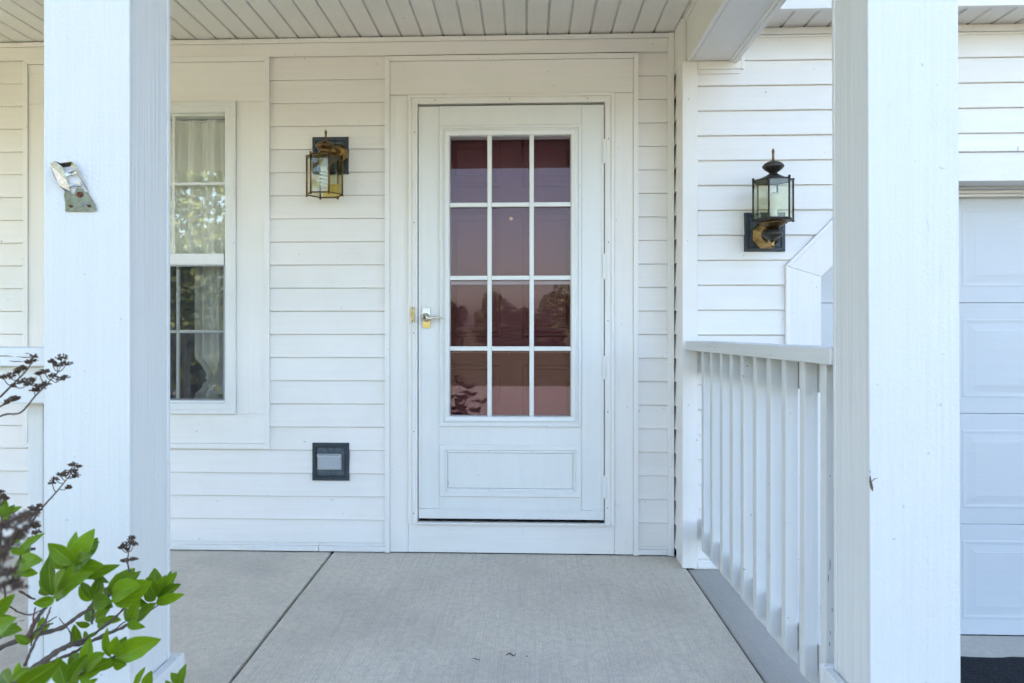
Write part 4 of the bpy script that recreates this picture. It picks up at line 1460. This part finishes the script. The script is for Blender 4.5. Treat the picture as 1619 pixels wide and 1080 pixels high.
# ------------------------------------------------------------------ flowering shrub in front of the left post
LEAVES = [
 ((-0.8152, -2.35, 0.6849), (-0.781, -2.34, 0.7534), 0.50),
 ((-0.8261, -2.33, 0.6755), (-0.8478, -2.31, 0.7357), 0.42),
 ((-0.8089, -2.36, 0.6882), (-0.8443, -2.38, 0.7281), 0.48),
 ((-0.8276, -2.32, 0.6738), (-0.7981, -2.3, 0.7188), 0.55),
 ((-0.8119, -2.36, 0.6779), (-0.7488, -2.39, 0.6998), 0.42),
 ((-0.8016, -2.35, 0.6615), (-0.7285, -2.35, 0.6824), 0.34),
 ((-0.8369, -2.32, 0.6661), (-0.9004, -2.29, 0.6921), 0.50),
 ((-0.7983, -2.37, 0.6886), (-0.764, -2.39, 0.7153), 0.60),
 ((-0.8399, -2.37, 0.6343), (-0.8569, -2.37, 0.7053), 0.46),
 ((-0.8146, -2.4, 0.6525), (-0.794, -2.42, 0.7012), 0.62),
 ((-0.8484, -2.35, 0.6314), (-0.8392, -2.33, 0.6828), 0.42),
 ((-0.824, -2.39, 0.6388), (-0.7503, -2.42, 0.6967), 0.30),
 ((-0.8404, -2.36, 0.6234), (-0.7944, -2.37, 0.6625), 0.58),
 ((-0.8254, -2.39, 0.6331), (-0.8444, -2.42, 0.6368), 0.60),
 ((-0.8609, -2.34, 0.6247), (-0.8993, -2.32, 0.6321), 0.50),
 ((-0.8609, -2.34, 0.6232), (-0.9004, -2.31, 0.6575), 0.36),
 ((-0.7924, -2.33, 0.6116), (-0.8239, -2.33, 0.6411), 0.62),
 ((-0.782, -2.35, 0.6235), (-0.7909, -2.37, 0.6625), 0.45),
 ((-0.7855, -2.34, 0.6183), (-0.778, -2.33, 0.6617), 0.48),
 ((-0.7731, -2.36, 0.6214), (-0.7305, -2.39, 0.6315), 0.62),
 ((-0.7712, -2.3, 0.6101), (-0.7826, -2.28, 0.6539), 0.55),
 ((-0.7584, -2.32, 0.6174), (-0.7255, -2.32, 0.666), 0.62),
 ((-0.7486, -2.34, 0.6144), (-0.6688, -2.36, 0.6555), 0.46),
 ((-0.7373, -2.36, 0.6321), (-0.6819, -2.39, 0.6627), 0.55),
 ((-0.7728, -2.3, 0.6116), (-0.8073, -2.28, 0.6148), 0.50),
 ((-0.7738, -2.29, 0.6064), (-0.7484, -2.26, 0.629), 0.40),
 ((-0.7039, -2.27, 0.5924), (-0.744, -2.25, 0.632), 0.45),
 ((-0.7005, -2.28, 0.5992), (-0.7138, -2.26, 0.6508), 0.52),
 ((-0.6853, -2.31, 0.6118), (-0.6918, -2.33, 0.6532), 0.48),
 ((-0.6876, -2.29, 0.603), (-0.6617, -2.29, 0.6509), 0.50),
 ((-0.6857, -2.3, 0.6036), (-0.6431, -2.31, 0.6363), 0.42),
 ((-0.6837, -2.31, 0.6012), (-0.6251, -2.33, 0.6243), 0.34),
 ((-0.6903, -2.3, 0.6081), (-0.6745, -2.31, 0.6498), 0.40),
 ((-0.7005, -2.28, 0.5946), (-0.7355, -2.26, 0.604), 0.50),
 ((-0.7207, -2.33, 0.5738), (-0.7486, -2.31, 0.6003), 0.50),
 ((-0.7069, -2.35, 0.5863), (-0.6888, -2.37, 0.6262), 0.62),
 ((-0.7063, -2.34, 0.5794), (-0.6626, -2.35, 0.6216), 0.52),
 ((-0.7159, -2.35, 0.5773), (-0.6829, -2.37, 0.5814), 0.42),
 ((-0.7261, -2.32, 0.5713), (-0.7432, -2.3, 0.5937), 0.40),
 ((-0.7118, -2.41, 0.5451), (-0.7262, -2.41, 0.5932), 0.56),
 ((-0.6892, -2.44, 0.5628), (-0.6779, -2.46, 0.5947), 0.62),
 ((-0.7117, -2.4, 0.5421), (-0.7031, -2.38, 0.5708), 0.46),
 ((-0.6962, -2.42, 0.5484), (-0.6171, -2.44, 0.5895), 0.42),
 ((-0.6976, -2.43, 0.5514), (-0.7285, -2.45, 0.5366), 0.46),
 ((-0.6976, -2.43, 0.5472), (-0.6691, -2.45, 0.5472), 0.60),
 ((-0.7531, -2.42, 0.5265), (-0.7506, -2.41, 0.581), 0.42),
 ((-0.7424, -2.44, 0.5359), (-0.6994, -2.46, 0.5739), 0.50),
 ((-0.7681, -2.4, 0.517), (-0.806, -2.38, 0.5389), 0.50),
 ((-0.7638, -2.4, 0.5143), (-0.7818, -2.38, 0.5479), 0.45),
 ((-0.8071, -2.3, 0.5622), (-0.839, -2.28, 0.5849), 0.60),
 ((-0.7981, -2.31, 0.5632), (-0.7749, -2.31, 0.5909), 0.50),
 ((-0.7976, -2.33, 0.5651), (-0.8146, -2.35, 0.5782), 0.50),
 ((-0.7832, -2.33, 0.5684), (-0.7423, -2.35, 0.5828), 0.46),
 ((-0.8178, -2.29, 0.5565), (-0.8361, -2.27, 0.5875), 0.45),
 ((-0.8421, -2.43, 0.5739), (-0.8618, -2.44, 0.593), 0.50),
 ((-0.8475, -2.42, 0.571), (-0.8292, -2.41, 0.6051), 0.50),
 ((-0.8543, -2.41, 0.5681), (-0.8709, -2.39, 0.5852), 0.40),
 ((-0.7847, -2.38, 0.5522), (-0.8001, -2.38, 0.5865), 0.60),
 ((-0.7818, -2.38, 0.5537), (-0.7553, -2.38, 0.5786), 0.30),
 ((-0.7606, -2.46, 0.5204), (-0.7786, -2.46, 0.5687), 0.55),
 ((-0.7488, -2.47, 0.5281), (-0.7148, -2.48, 0.5813), 0.42),
 ((-0.767, -2.45, 0.5182), (-0.8023, -2.43, 0.5344), 0.50),
 ((-0.6151, -2.78, 0.6743), (-0.559, -2.8, 0.7073), 0.36),
 ((-0.6111, -2.8, 0.684), (-0.6427, -2.78, 0.6937), 0.60),
 ((-0.7375, -2.62, 0.6045), (-0.711, -2.62, 0.6256), 0.50),
 ((-0.7045, -2.48, 0.5257), (-0.7268, -2.48, 0.5439), 0.50),
 ((-0.7335, -2.45, 0.5134), (-0.7099, -2.45, 0.5288), 0.45),
 ((-0.7536, -2.44, 0.5082), (-0.7774, -2.42, 0.5233), 0.50),
 ((-0.6956, -2.36, 0.4649), (-0.6867, -2.36, 0.5059), 0.42),
 ((-0.6725, -2.37, 0.4702), (-0.6643, -2.37, 0.5051), 0.60),
 ((-0.6279, -2.34, 0.4535), (-0.6225, -2.34, 0.5033), 0.44),
 ((-0.6273, -2.36, 0.4633), (-0.6451, -2.36, 0.4833), 0.50),
 ((-0.8588, -2.5, 0.6401), (-0.8217, -2.5, 0.6825), 0.36),
 ((-0.844, -2.52, 0.625), (-0.796, -2.53, 0.661), 0.46),
 ((-0.8621, -2.45, 0.6122), (-0.8494, -2.45, 0.6164), 0.50),
 ((-0.8755, -2.47, 0.6226), (-0.8677, -2.45, 0.6339), 0.40),
 ((-0.84, -2.5, 0.8055), (-0.8359, -2.5, 0.8344), 0.55),
 ((-0.8404, -2.49, 0.8056), (-0.8276, -2.49, 0.8237), 0.50),
 ((-0.8426, -2.5, 0.7976), (-0.8292, -2.5, 0.8056), 0.60),
 ((-0.841, -2.46, 0.7357), (-0.8016, -2.46, 0.7713), 0.34),
 ((-0.8396, -2.47, 0.7172), (-0.7862, -2.49, 0.738), 0.52),
 ((-0.8437, -2.47, 0.7064), (-0.7995, -2.49, 0.7183), 0.45),
 ((-0.8494, -2.44, 0.7295), (-0.8432, -2.42, 0.7487), 0.30),
 ((-0.8373, -2.5, 0.7452), (-0.8184, -2.5, 0.7612), 0.60),
 ((-0.8268, -2.49, 0.7634), (-0.8119, -2.49, 0.7768), 0.60),
]
BRANCHES = [
 ( [(-0.8975, -2.44, 0.5662), (-0.8541, -2.4167, 0.5793), (-0.8116, -2.3933, 0.586), (-0.7938, -2.37, 0.5986), (-0.7719, -2.3467, 0.6135), (-0.758, -2.3233, 0.6231), (-0.7463, -2.3, 0.6379)] , 0.0045 , 0.0018 ),
 ( [(-0.8265, -2.5, 0.5305), (-0.8059, -2.475, 0.5522), (-0.7865, -2.45, 0.5669), (-0.7771, -2.425, 0.5701), (-0.7754, -2.4, 0.5609)] , 0.0058 , 0.0035 ),
 ( [(-0.7928, -2.4, 0.5592), (-0.7671, -2.375, 0.5663), (-0.7429, -2.35, 0.5857), (-0.7234, -2.325, 0.6107), (-0.7121, -2.3, 0.6246)] , 0.003 , 0.0015 ),
 ( [(-0.7754, -2.4, 0.5609), (-0.7622, -2.3633, 0.5557), (-0.7347, -2.3267, 0.5648), (-0.6798, -2.29, 0.5954)] , 0.003 , 0.0012 ),
 ( [(-0.8089, -2.45, 0.5447), (-0.7822, -2.426, 0.5524), (-0.7742, -2.402, 0.5532), (-0.7624, -2.378, 0.5604), (-0.7407, -2.354, 0.5668), (-0.7329, -2.33, 0.5736)] , 0.0028 , 0.0012 ),
 ( [(-0.8299, -2.46, 0.5489), (-0.8279, -2.4467, 0.5703), (-0.8143, -2.4333, 0.609), (-0.8117, -2.42, 0.6331)] , 0.0028 , 0.0014 ),
 ( [(-0.8381, -2.44, 0.5892), (-0.8375, -2.42, 0.6089), (-0.8349, -2.4, 0.6238), (-0.8319, -2.38, 0.6365)] , 0.0042 , 0.0022 ),
 ( [(-0.8575, -2.47, 0.6821), (-0.8623, -2.4575, 0.6559), (-0.8572, -2.445, 0.6363), (-0.8404, -2.4325, 0.6235), (-0.8289, -2.42, 0.6272)] , 0.0016 , 0.0012 ),
 ( [(-0.8353, -2.44, 0.592), (-0.8227, -2.425, 0.6), (-0.8139, -2.41, 0.6011)] , 0.0022 , 0.0014 ),
 ( [(-0.8222, -2.43, 0.6048), (-0.8146, -2.4, 0.6076)] , 0.0015 , 0.001 ),
 ( [(-0.7928, -2.4, 0.5592), (-0.7978, -2.385, 0.5728), (-0.8295, -2.37, 0.5937)] , 0.0018 , 0.0008 ),
 ( [(-0.8334, -2.52, 0.6187), (-0.8478, -2.47, 0.6102)] , 0.0028 , 0.0016 ),
 ( [(-0.8104, -2.5, 0.6879), (-0.8403, -2.42, 0.6452)] , 0.002 , 0.0016 ),
 ( [(-0.7496, -2.46, 0.5287), (-0.7356, -2.4467, 0.5377), (-0.7154, -2.4333, 0.5443), (-0.7004, -2.42, 0.5511)] , 0.002 , 0.0018 ),
 ( [(-0.7701, -2.37, 0.5845), (-0.7775, -2.355, 0.5989), (-0.7865, -2.34, 0.6138)] , 0.002 , 0.0016 ),
 ( [(-0.7553, -2.39, 0.5655), (-0.7445, -2.3733, 0.5688), (-0.7227, -2.3567, 0.5726), (-0.7183, -2.34, 0.5748)] , 0.0022 , 0.0018 ),
 ( [(-0.8319, -2.38, 0.6336), (-0.8208, -2.365, 0.6634), (-0.8182, -2.35, 0.676)] , 0.0022 , 0.0024 ),
 ( [(-0.8239, -2.36, 0.6616), (-0.8, -2.355, 0.6632), (-0.7941, -2.35, 0.666)] , 0.0012 , 0.0012 ),
 ( [(-0.7641, -2.36, 0.6156), (-0.7578, -2.345, 0.6102), (-0.7542, -2.33, 0.6121)] , 0.0018 , 0.0022 ),
 ( [(-0.8186, -2.45, 0.6428), (-0.8282, -2.44, 0.6224), (-0.8393, -2.43, 0.5712)] , 0.0012 , 0.0014 ),
 ( [(-0.8373, -2.55, 0.4591), (-0.8342, -2.5333, 0.5262), (-0.8146, -2.5167, 0.5414), (-0.8184, -2.5, 0.5411)] , 0.0075 , 0.006 ),
 ( [(-0.8471, -2.53, 0.4475), (-0.7934, -2.4933, 0.4937), (-0.7406, -2.4567, 0.5138), (-0.7517, -2.42, 0.5265)] , 0.006 , 0.002 ),
 ( [(-0.7621, -2.5, 0.4323), (-0.6948, -2.43, 0.463), (-0.6867, -2.36, 0.468)] , 0.006 , 0.002 ),
 ( [(-0.7208, -2.48, 0.4218), (-0.6489, -2.41, 0.4452), (-0.6294, -2.34, 0.4564)] , 0.005 , 0.002 ),
 ( [(-0.8194, -2.6, 0.512), (-0.8705, -2.52, 0.5704), (-0.8975, -2.44, 0.5662)] , 0.008 , 0.0045 ),
 ( [(-0.8244, -2.6, 0.5359), (-0.8324, -2.5667, 0.6667), (-0.8289, -2.5333, 0.6689), (-0.84, -2.5, 0.8081)] , 0.006 , 0.002 ),
 ( [(-0.8318, -2.6, 0.5477), (-0.8413, -2.565, 0.7155), (-0.8288, -2.53, 0.7213), (-0.822, -2.495, 0.7215), (-0.8355, -2.46, 0.7358)] , 0.006 , 0.0014 ),
]
HEADS = [
 ( [(-0.9118, -2.42, 0.9532), (-0.8896, -2.42, 0.9609), (-0.8641, -2.42, 0.9642), (-0.8397, -2.42, 0.9913), (-0.8254, -2.42, 1.0054), (-0.8143, -2.42, 1.0173), (-0.7989, -2.42, 1.0335)] , [((-0.7942, -2.417, 1.0571), 0.0095), ((-0.7883, -2.414, 1.0472), 0.0084), ((-0.8056, -2.413, 1.045), 0.0074), ((-0.8171, -2.409, 1.0502), 0.0063), ((-0.8271, -2.414, 1.0331), 0.0084), ((-0.8387, -2.41, 1.0295), 0.0063), ((-0.7863, -2.431, 1.0224), 0.0074), ((-0.7861, -2.421, 1.025), 0.0053), ((-0.8394, -2.409, 1.0066), 0.0095), ((-0.8236, -2.416, 1.0116), 0.0074), ((-0.8465, -2.41, 1.0012), 0.0063), ((-0.8018, -2.429, 1.0276), 0.0063)] ),
 ( [(-0.8717, -2.46, 0.9939), (-0.8523, -2.46, 1.0128), (-0.8287, -2.46, 1.0358), (-0.8202, -2.46, 1.0473)] , [((-0.8174, -2.461, 1.0547), 0.0071), ((-0.8108, -2.466, 1.0622), 0.0051), ((-0.8251, -2.459, 1.0515), 0.0051), ((-0.843, -2.458, 1.0357), 0.0092), ((-0.8258, -2.472, 1.0428), 0.0061), ((-0.8506, -2.467, 1.0279), 0.0092), ((-0.8627, -2.465, 1.0267), 0.0061), ((-0.8378, -2.45, 1.0194), 0.0092), ((-0.8253, -2.454, 1.0155), 0.0081), ((-0.8424, -2.468, 1.0134), 0.0041), ((-0.8206, -2.453, 1.0228), 0.0051)] ),
 ( [(-0.8916, -2.44, 0.9739), (-0.8752, -2.44, 0.9814), (-0.8643, -2.44, 0.9867)] , [((-0.8601, -2.449, 0.9887), 0.0072), ((-0.861, -2.437, 0.9896), 0.0062), ((-0.8666, -2.449, 0.9844), 0.0052)] ),
 ( [(-0.8645, -2.4, 0.7613), (-0.8431, -2.4, 0.7933), (-0.8151, -2.4, 0.8242), (-0.7949, -2.4, 0.8485)] , [((-0.7818, -2.412, 0.8629), 0.0107), ((-0.7859, -2.391, 0.8511), 0.0075), ((-0.7961, -2.407, 0.8553), 0.0064), ((-0.7816, -2.407, 0.8728), 0.0064), ((-0.7821, -2.388, 0.866), 0.0043), ((-0.8288, -2.391, 0.8386), 0.0053), ((-0.8141, -2.405, 0.8482), 0.0053), ((-0.8007, -2.389, 0.8296), 0.0053), ((-0.809, -2.399, 0.8547), 0.0043)] ),
 ( [(-0.8508, -2.42, 0.7668), (-0.8342, -2.42, 0.7918)] , [((-0.8391, -2.416, 0.7972), 0.0074), ((-0.835, -2.427, 0.7925), 0.0074), ((-0.8394, -2.409, 0.8021), 0.0053), ((-0.8487, -2.415, 0.8002), 0.0053)] ),
 ( [(-0.8549, -2.43, 0.7159), (-0.8363, -2.43, 0.7482)] , [((-0.8371, -2.419, 0.7688), 0.0052), ((-0.8368, -2.421, 0.7597), 0.0063), ((-0.835, -2.435, 0.7529), 0.0063), ((-0.8419, -2.433, 0.7458), 0.0052), ((-0.8308, -2.438, 0.7368), 0.0031)] ),
 ( [(-0.7236, -2.33, 0.6633), (-0.7271, -2.33, 0.6805), (-0.7259, -2.33, 0.7001)] , [((-0.7187, -2.339, 0.7212), 0.0079), ((-0.7275, -2.34, 0.7157), 0.0068), ((-0.7127, -2.335, 0.7167), 0.0068), ((-0.7211, -2.328, 0.7249), 0.0056), ((-0.7333, -2.342, 0.7116), 0.0045), ((-0.7316, -2.326, 0.7046), 0.0045), ((-0.7167, -2.334, 0.6888), 0.0045), ((-0.7103, -2.335, 0.6892), 0.0034), ((-0.735, -2.322, 0.6814), 0.0056), ((-0.7377, -2.33, 0.685), 0.0023)] ),
 ( [(-0.853, -2.5, 0.7934), (-0.8426, -2.5, 0.8238)] , [((-0.8366, -2.504, 0.84), 0.0069), ((-0.8343, -2.5, 0.836), 0.0049), ((-0.8463, -2.495, 0.8449), 0.0049)] ),
 ( [(-0.4733, -3.04, 0.8699), (-0.4511, -3.04, 0.9027), (-0.4427, -3.04, 0.9244), (-0.4344, -3.04, 0.9462)] , [((-0.4376, -3.051, 0.9426), 0.0074), ((-0.4421, -3.029, 0.9422), 0.0084), ((-0.4185, -3.051, 0.9518), 0.0063), ((-0.4263, -3.034, 0.9392), 0.0053), ((-0.4501, -3.032, 0.9209), 0.0084), ((-0.4424, -3.052, 0.9173), 0.0095), ((-0.4421, -3.033, 0.9279), 0.0063), ((-0.4445, -3.043, 0.9011), 0.0084), ((-0.4414, -3.038, 0.8913), 0.0074), ((-0.4478, -3.052, 0.8907), 0.0074), ((-0.4267, -3.051, 0.8917), 0.0047), ((-0.4261, -3.048, 0.9376), 0.0063), ((-0.4619, -3.029, 0.9265), 0.0063)] ),
]

shrub = thing('flowering_shrub', 'leafy green shrub with dried brown flower heads in front of the left post', 'shrub', (-0.95, -2.5, GZ))


def leaf_mesh(seed, ratio):
    rr = random.Random(seed)
    NV, NU = 12, 6
    bm = bmesh.new()
    uvl = bm.loops.layers.uv.new('UVMap')
    grid = []
    fold, droop, twist, wav = rr.uniform(0.12, 0.42), rr.uniform(0.08, 0.30), rr.uniform(-0.4, 0.4), rr.uniform(0.006, 0.016)
    for j in range(NV + 1):
        v = j / NV
        w = ratio * 0.5 * 1.04 * (math.sin(PI * v ** 0.86) ** 0.66) * (1 - 0.30 * v ** 6)
        if j == 0:
            w = 0.012
        if j == NV:
            w = 0.003
        row = []
        for i in range(-NU // 2, NU // 2 + 1):
            u = i / (NU / 2)
            x = u * w
            z = fold * abs(x) - droop * v * v + 0.12 * droop + wav * math.sin(v * 20 + u * 2 + seed) * abs(u)
            a = twist * v
            row.append((bm.verts.new((x * math.cos(a) - z * math.sin(a) * 0.2, v, z + x * math.sin(a))), 0.5 + 0.5 * u, v))
        grid.append(row)
    for j in range(NV):
        for i in range(NU):
            q = [grid[j][i], grid[j][i + 1], grid[j + 1][i + 1], grid[j + 1][i]]
            f = bm.faces.new([t[0] for t in q])
            f.smooth = True
            for lp, t in zip(f.loops, q):
                lp[uvl].uv = (t[1], t[2])
    return mesh_from('leaf', bm, M['leaf'])


LM = {}
# lower foliage of the shrub, out in front of the bed edge (it shows mirrored in the door)
er = random.Random(31)
for k in range(40):
    cx_, cy_ = er.uniform(-0.80, -0.36), er.uniform(-3.02, -2.84)
    cz_ = 0.05 + (0.60 - 1.0 * max(0.0, cx_ + 0.58)) * er.random() ** 0.7
    a0 = er.uniform(0, 6.28)
    for q in range(4):
        a_ = a0 + q * 1.57
        L_ = er.uniform(0.045, 0.07)
        LEAVES.append(((cx_, cy_, cz_), (cx_ + L_ * math.cos(a_), cy_ + L_ * math.sin(a_), cz_ + L_ * er.uniform(0.1, 0.8)), 0.5))
    BRANCHES.append(([(-0.72, -2.82, GZ), ((cx_ - 0.72) / 2, (cy_ - 2.82) / 2, (cz_ + GZ) / 2 + 0.05), (cx_, cy_, cz_)], 0.004, 0.0018))
# a few smaller leaves tucked in behind, so that the whorls are dense
er = random.Random(77)
for (b_, t_, w_) in list(LEAVES):
    if er.random() < 0.55:
        bv, tv = Vector(b_), Vector(t_)
        d = (tv - bv) * er.uniform(0.5, 0.82)
        ang = er.choice((-1, 1)) * er.uniform(0.45, 0.95)
        d = Vector((d.x * math.cos(ang) - d.z * math.sin(ang), d.y + er.uniform(0.0, 0.02), d.x * math.sin(ang) + d.z * math.cos(ang)))
        bv = bv + Vector((0, er.uniform(0.008, 0.03), 0))
        LEAVES.append((tuple(bv), tuple(bv + d), w_ * er.uniform(0.9, 1.1)))
lr = random.Random(21)
for n_, (b_, t_, w_) in enumerate(LEAVES):
    key = (round(w_ * 10), n_ % 3)
    if key not in LM:
        LM[key] = leaf_mesh(7 + n_, 0.1 * round(w_ * 10) * 1.0)
    b_, t_ = Vector(b_), Vector(t_)
    d = t_ - b_
    L = d.length * lr.uniform(0.84, 1.02)
    yv = d.normalized()
    # the blade faces the street and the sky
    nrm = Vector((lr.uniform(-0.7, 0.7), -1.0, lr.uniform(-0.1, 1.0)))
    zv = (nrm - yv * nrm.dot(yv)).normalized()
    xv = yv.cross(zv)
    o = bpy.data.objects.new('leaf', LM[key])
    put(o, b_, shrub)
    o.rotation_mode = 'QUATERNION'
    o.rotation_quaternion = Matrix((xv, yv, zv)).transposed().to_quaternion()
    o.scale = (L, L, L)
for pts, r0, r1 in BRANCHES:
    sp = smooth_path(pts, 6)
    n = len(sp)
    sp = [p + Vector((lr.uniform(-1, 1), lr.uniform(-1, 1), lr.uniform(-1, 1))) * 0.0007 for p in sp]
    rad = [(r0 + (r1 - r0) * i / (n - 1)) * (1 + 0.16 * math.sin(i * 2.1) + (0.25 if i % 6 == 0 and 0 < i < n - 1 else 0)) for i in range(n)]
    bm = bmesh.new()
    tube_bm(bm, sp, rad, 7)
    bobj('branch', bm, M['stem_red'] if (r0 <= 0.0020 and r1 >= r0 * 0.9) else M['stem'], shrub, tuple(sp[0]))
for stem, florets in HEADS:
    bm = bmesh.new()
    sp = smooth_path(stem, 5)
    n = len(sp)
    big = stem[0][1] < -2.9
    r0 = 0.0012 if big else 0.0019
    tube_bm(bm, sp, [r0 * (1 - 0.5 * i / (n - 1)) for i in range(n)], 6, 0)
    for (c_, rad_) in florets:
        c_ = Vector(c_)
        rad_ *= 1.12
        near = min(sp, key=lambda p: (p - c_).length + max(0, p.z - c_.z) * 3)
        mid = (near + c_) / 2 + Vector((0, 0, -0.2 * (near - c_).length))
        tube_bm(bm, smooth_path([near, mid, c_], 3), [0.0008] * 7, 5, 0)
        cnt = int(16 + rad_ * (2300 if not big else 4200))
        for q in range(cnt):
            d = Vector((lr.gauss(0, 1), lr.gauss(0, 1), lr.gauss(0, 1))).normalized() * (lr.random() ** 0.45) * rad_
            d.z = abs(d.z) * 0.9 - 0.25 * rad_
            e = c_ + d
            tube_bm(bm, [c_, e], [0.00035, 0.00028], 3, 0, False)
            s = lr.uniform(0.0009, 0.0017) * (0.8 if big else 1.0)
            ax = (d.normalized() + Vector((lr.uniform(-.4, .4), lr.uniform(-.4, .4), lr.uniform(-.4, .4)))).normalized()
            tube_bm(bm, [e - ax * s * 0.9, e, e + ax * s, e + ax * s * 1.9], [s * 0.25, s * 1.0, s * 0.75, s * 0.15], 5, 1)
    bobj('dried_flower_head', bm, [M['stem'], M['seed']], shrub, tuple(sp[0]))

# ------------------------------------------------------------------ bits lying on the porch floor


def twig(label, pts, r):
    bm = bmesh.new()
    sp = smooth_path([(x, y, r * 0.9 + 0.0005 + dz) for x, y, dz in pts], 4)
    tube_bm(bm, sp, [r * (1 - 0.4 * abs(2 * i / (len(sp) - 1) - 1)) for i in range(len(sp))], 6)
    o = bobj('twig', bm, M['twig'], None, tuple(sp[0]))
    tag(o, label, 'twig', 'twigs on the porch floor')
twig('dark curled twig lying in the middle of the porch floor', [(-0.0724, -1.1441, 0.0), (-0.0599, -1.129, 0.001), (-0.0467, -1.1479, 0.0), (-0.0405, -1.1331, 0.001)], 0.0018)
twig('thin pale twig lying left of the dark curled one', [(-0.184, -1.1676, 0.0), (-0.1706, -1.1766, 0.001), (-0.1577, -1.1808, 0.0)], 0.001)
def bobj_pebble(p):
    bm = bmesh.new()
    bmesh.ops.create_icosphere(bm, subdivisions=1, radius=0.0028)
    for v in bm.verts:
        v.co *= random.uniform(0.7, 1.2)
    me = mesh_from('crumb', bm, M['rust'])
    return put(bpy.data.objects.new('crumb', me), p, None)


tag(bobj_pebble((-0.002, -1.1462, 0.001)), 'tiny rusty brown crumb lying right of the dark curled twig', 'crumb')

# ------------------------------------------------------------------ what the glass reflects: trees across the street


def tree(label, x, y, height, rad, nleaf, leaf, mat, seed, zlow=0.25, lobes=9, group='trees across the road'):
    rr = random.Random(seed)
    t = thing('leafy_tree', label, 'tree', (x, y, GZ), group)
    bm = bmesh.new()
    tube_bm(bm, smooth_path([(x, y, GZ - 0.1), (x + rr.uniform(-.1, .1), y, GZ + height * 0.3), (x + rr.uniform(-.2, .2), y, GZ + height * 0.7)], 4), [rad * 0.075 * (1 - 0.09 * i) for i in range(9)], 8)
    for k in range(7):
        a = rr.uniform(0, 2 * PI)
        z0 = GZ + height * rr.uniform(0.28, 0.55)
        e = Vector((x + math.cos(a) * rad * 0.75, y + math.sin(a) * rad * 0.75, z0 + rr.uniform(0.1, 0.35) * height))
        tube_bm(bm, smooth_path([(x, y, z0), ((x + e.x) / 2, (y + e.y) / 2, (z0 + e.z) / 2 + 0.04 * height), e], 3), [rad * 0.03 * (1 - 0.12 * i) for i in range(7)], 6)
    bobj('trunk', bm, M['bark'], t, (x, y, GZ))
    lob = []
    for k in range(lobes):
        a = rr.uniform(0, 2 * PI)
        h = rr.uniform(zlow, 0.9)
        rr_l = rad * rr.uniform(0.30, 0.52)
        sp = rad * 0.68 * math.sin(PI * min(1, max(0.15, (h - zlow + 0.15) / (1.1 - zlow)))) * rr.uniform(0.5, 1)
        lob.append((Vector((x + math.cos(a) * sp, y + math.sin(a) * sp, GZ + h * height)), rr_l))
    lob.append((Vector((x, y, GZ + 0.62 * height)), rad * 0.5))
    verts, faces = [], []
    for k in range(nleaf):
        c, r = lob[rr.randrange(len(lob))]
        d = Vector((rr.gauss(0, 1), rr.gauss(0, 1), rr.gauss(0, 1))).normalized() * r * (rr.random() ** 0.4)
        d.z *= 0.8
        p = c + d
        u = Vector((rr.gauss(0, 1), rr.gauss(0, 1), rr.gauss(0, 1))).normalized()
        w = u.cross(Vector((rr.gauss(0, 1), rr.gauss(0, 1), rr.gauss(0, 1)))).normalized()
        s = leaf * rr.uniform(0.6, 1.3)
        n = len(verts)
        verts += [p - u * s, p + w * s * 0.5, p + u * s, p - w * s * 0.5]
        faces.append((n, n + 1, n + 2, n + 3))
    me = bpy.data.meshes.new('crown')
    me.from_pydata([tuple(v - Vector((x, y, GZ))) for v in verts], [], faces)
    me.materials.append(mat)
    put(bpy.data.objects.new('crown', me), (x, y, GZ), t)


tree('young leafy tree on the lawn, mirrored in the front window', -6.6, -10.6, 6.0, 3.1, 9000, 0.10, M['crown_spring'], 1, 0.12, 14)
tree('second leafy tree left of the window tree', -11.5, -12.5, 7.0, 3.4, 7000, 0.13, M['crown'], 2, 0.15, 12)
far = [(-14, -50, 5.5, 3.6, 1), (-9.2, -58, 5.0, 3.2, 0), (-5.6, -47, 2.9, 2.4, 1), (-2.6, -54, 4.4, 2.0, 0), (-0.6, -48, 2.8, 2.6, 1), (2.2, -52, 4.2, 2.8, 0), (5.4, -50, 5.4, 3.2, 1), (9.6, -56, 7.2, 3.6, 0), (14.5, -52, 7.0, 3.8, 1), (-20, -56, 8.0, 4.2, 0), (20, -50, 7.5, 4.0, 0), (-26, -48, 8.0, 4.5, 1), (27, -55, 8.5, 4.8, 1)]
names = ['first', 'second', 'third', 'fourth', 'fifth', 'sixth', 'seventh', 'eighth', 'ninth', 'tenth', 'eleventh', 'twelfth', 'thirteenth']
order = sorted(range(len(far)), key=lambda i: far[i][0])
for rank, i in enumerate(order):
    x, y, h, r, kind = far[i]
    tree('%s tree from the left in the row beyond the far sidewalk' % names[rank], x, y, h, r, 3200, 0.20, M['crown_far'] if kind else M['crown'], 40 + i, 0.10, 9)
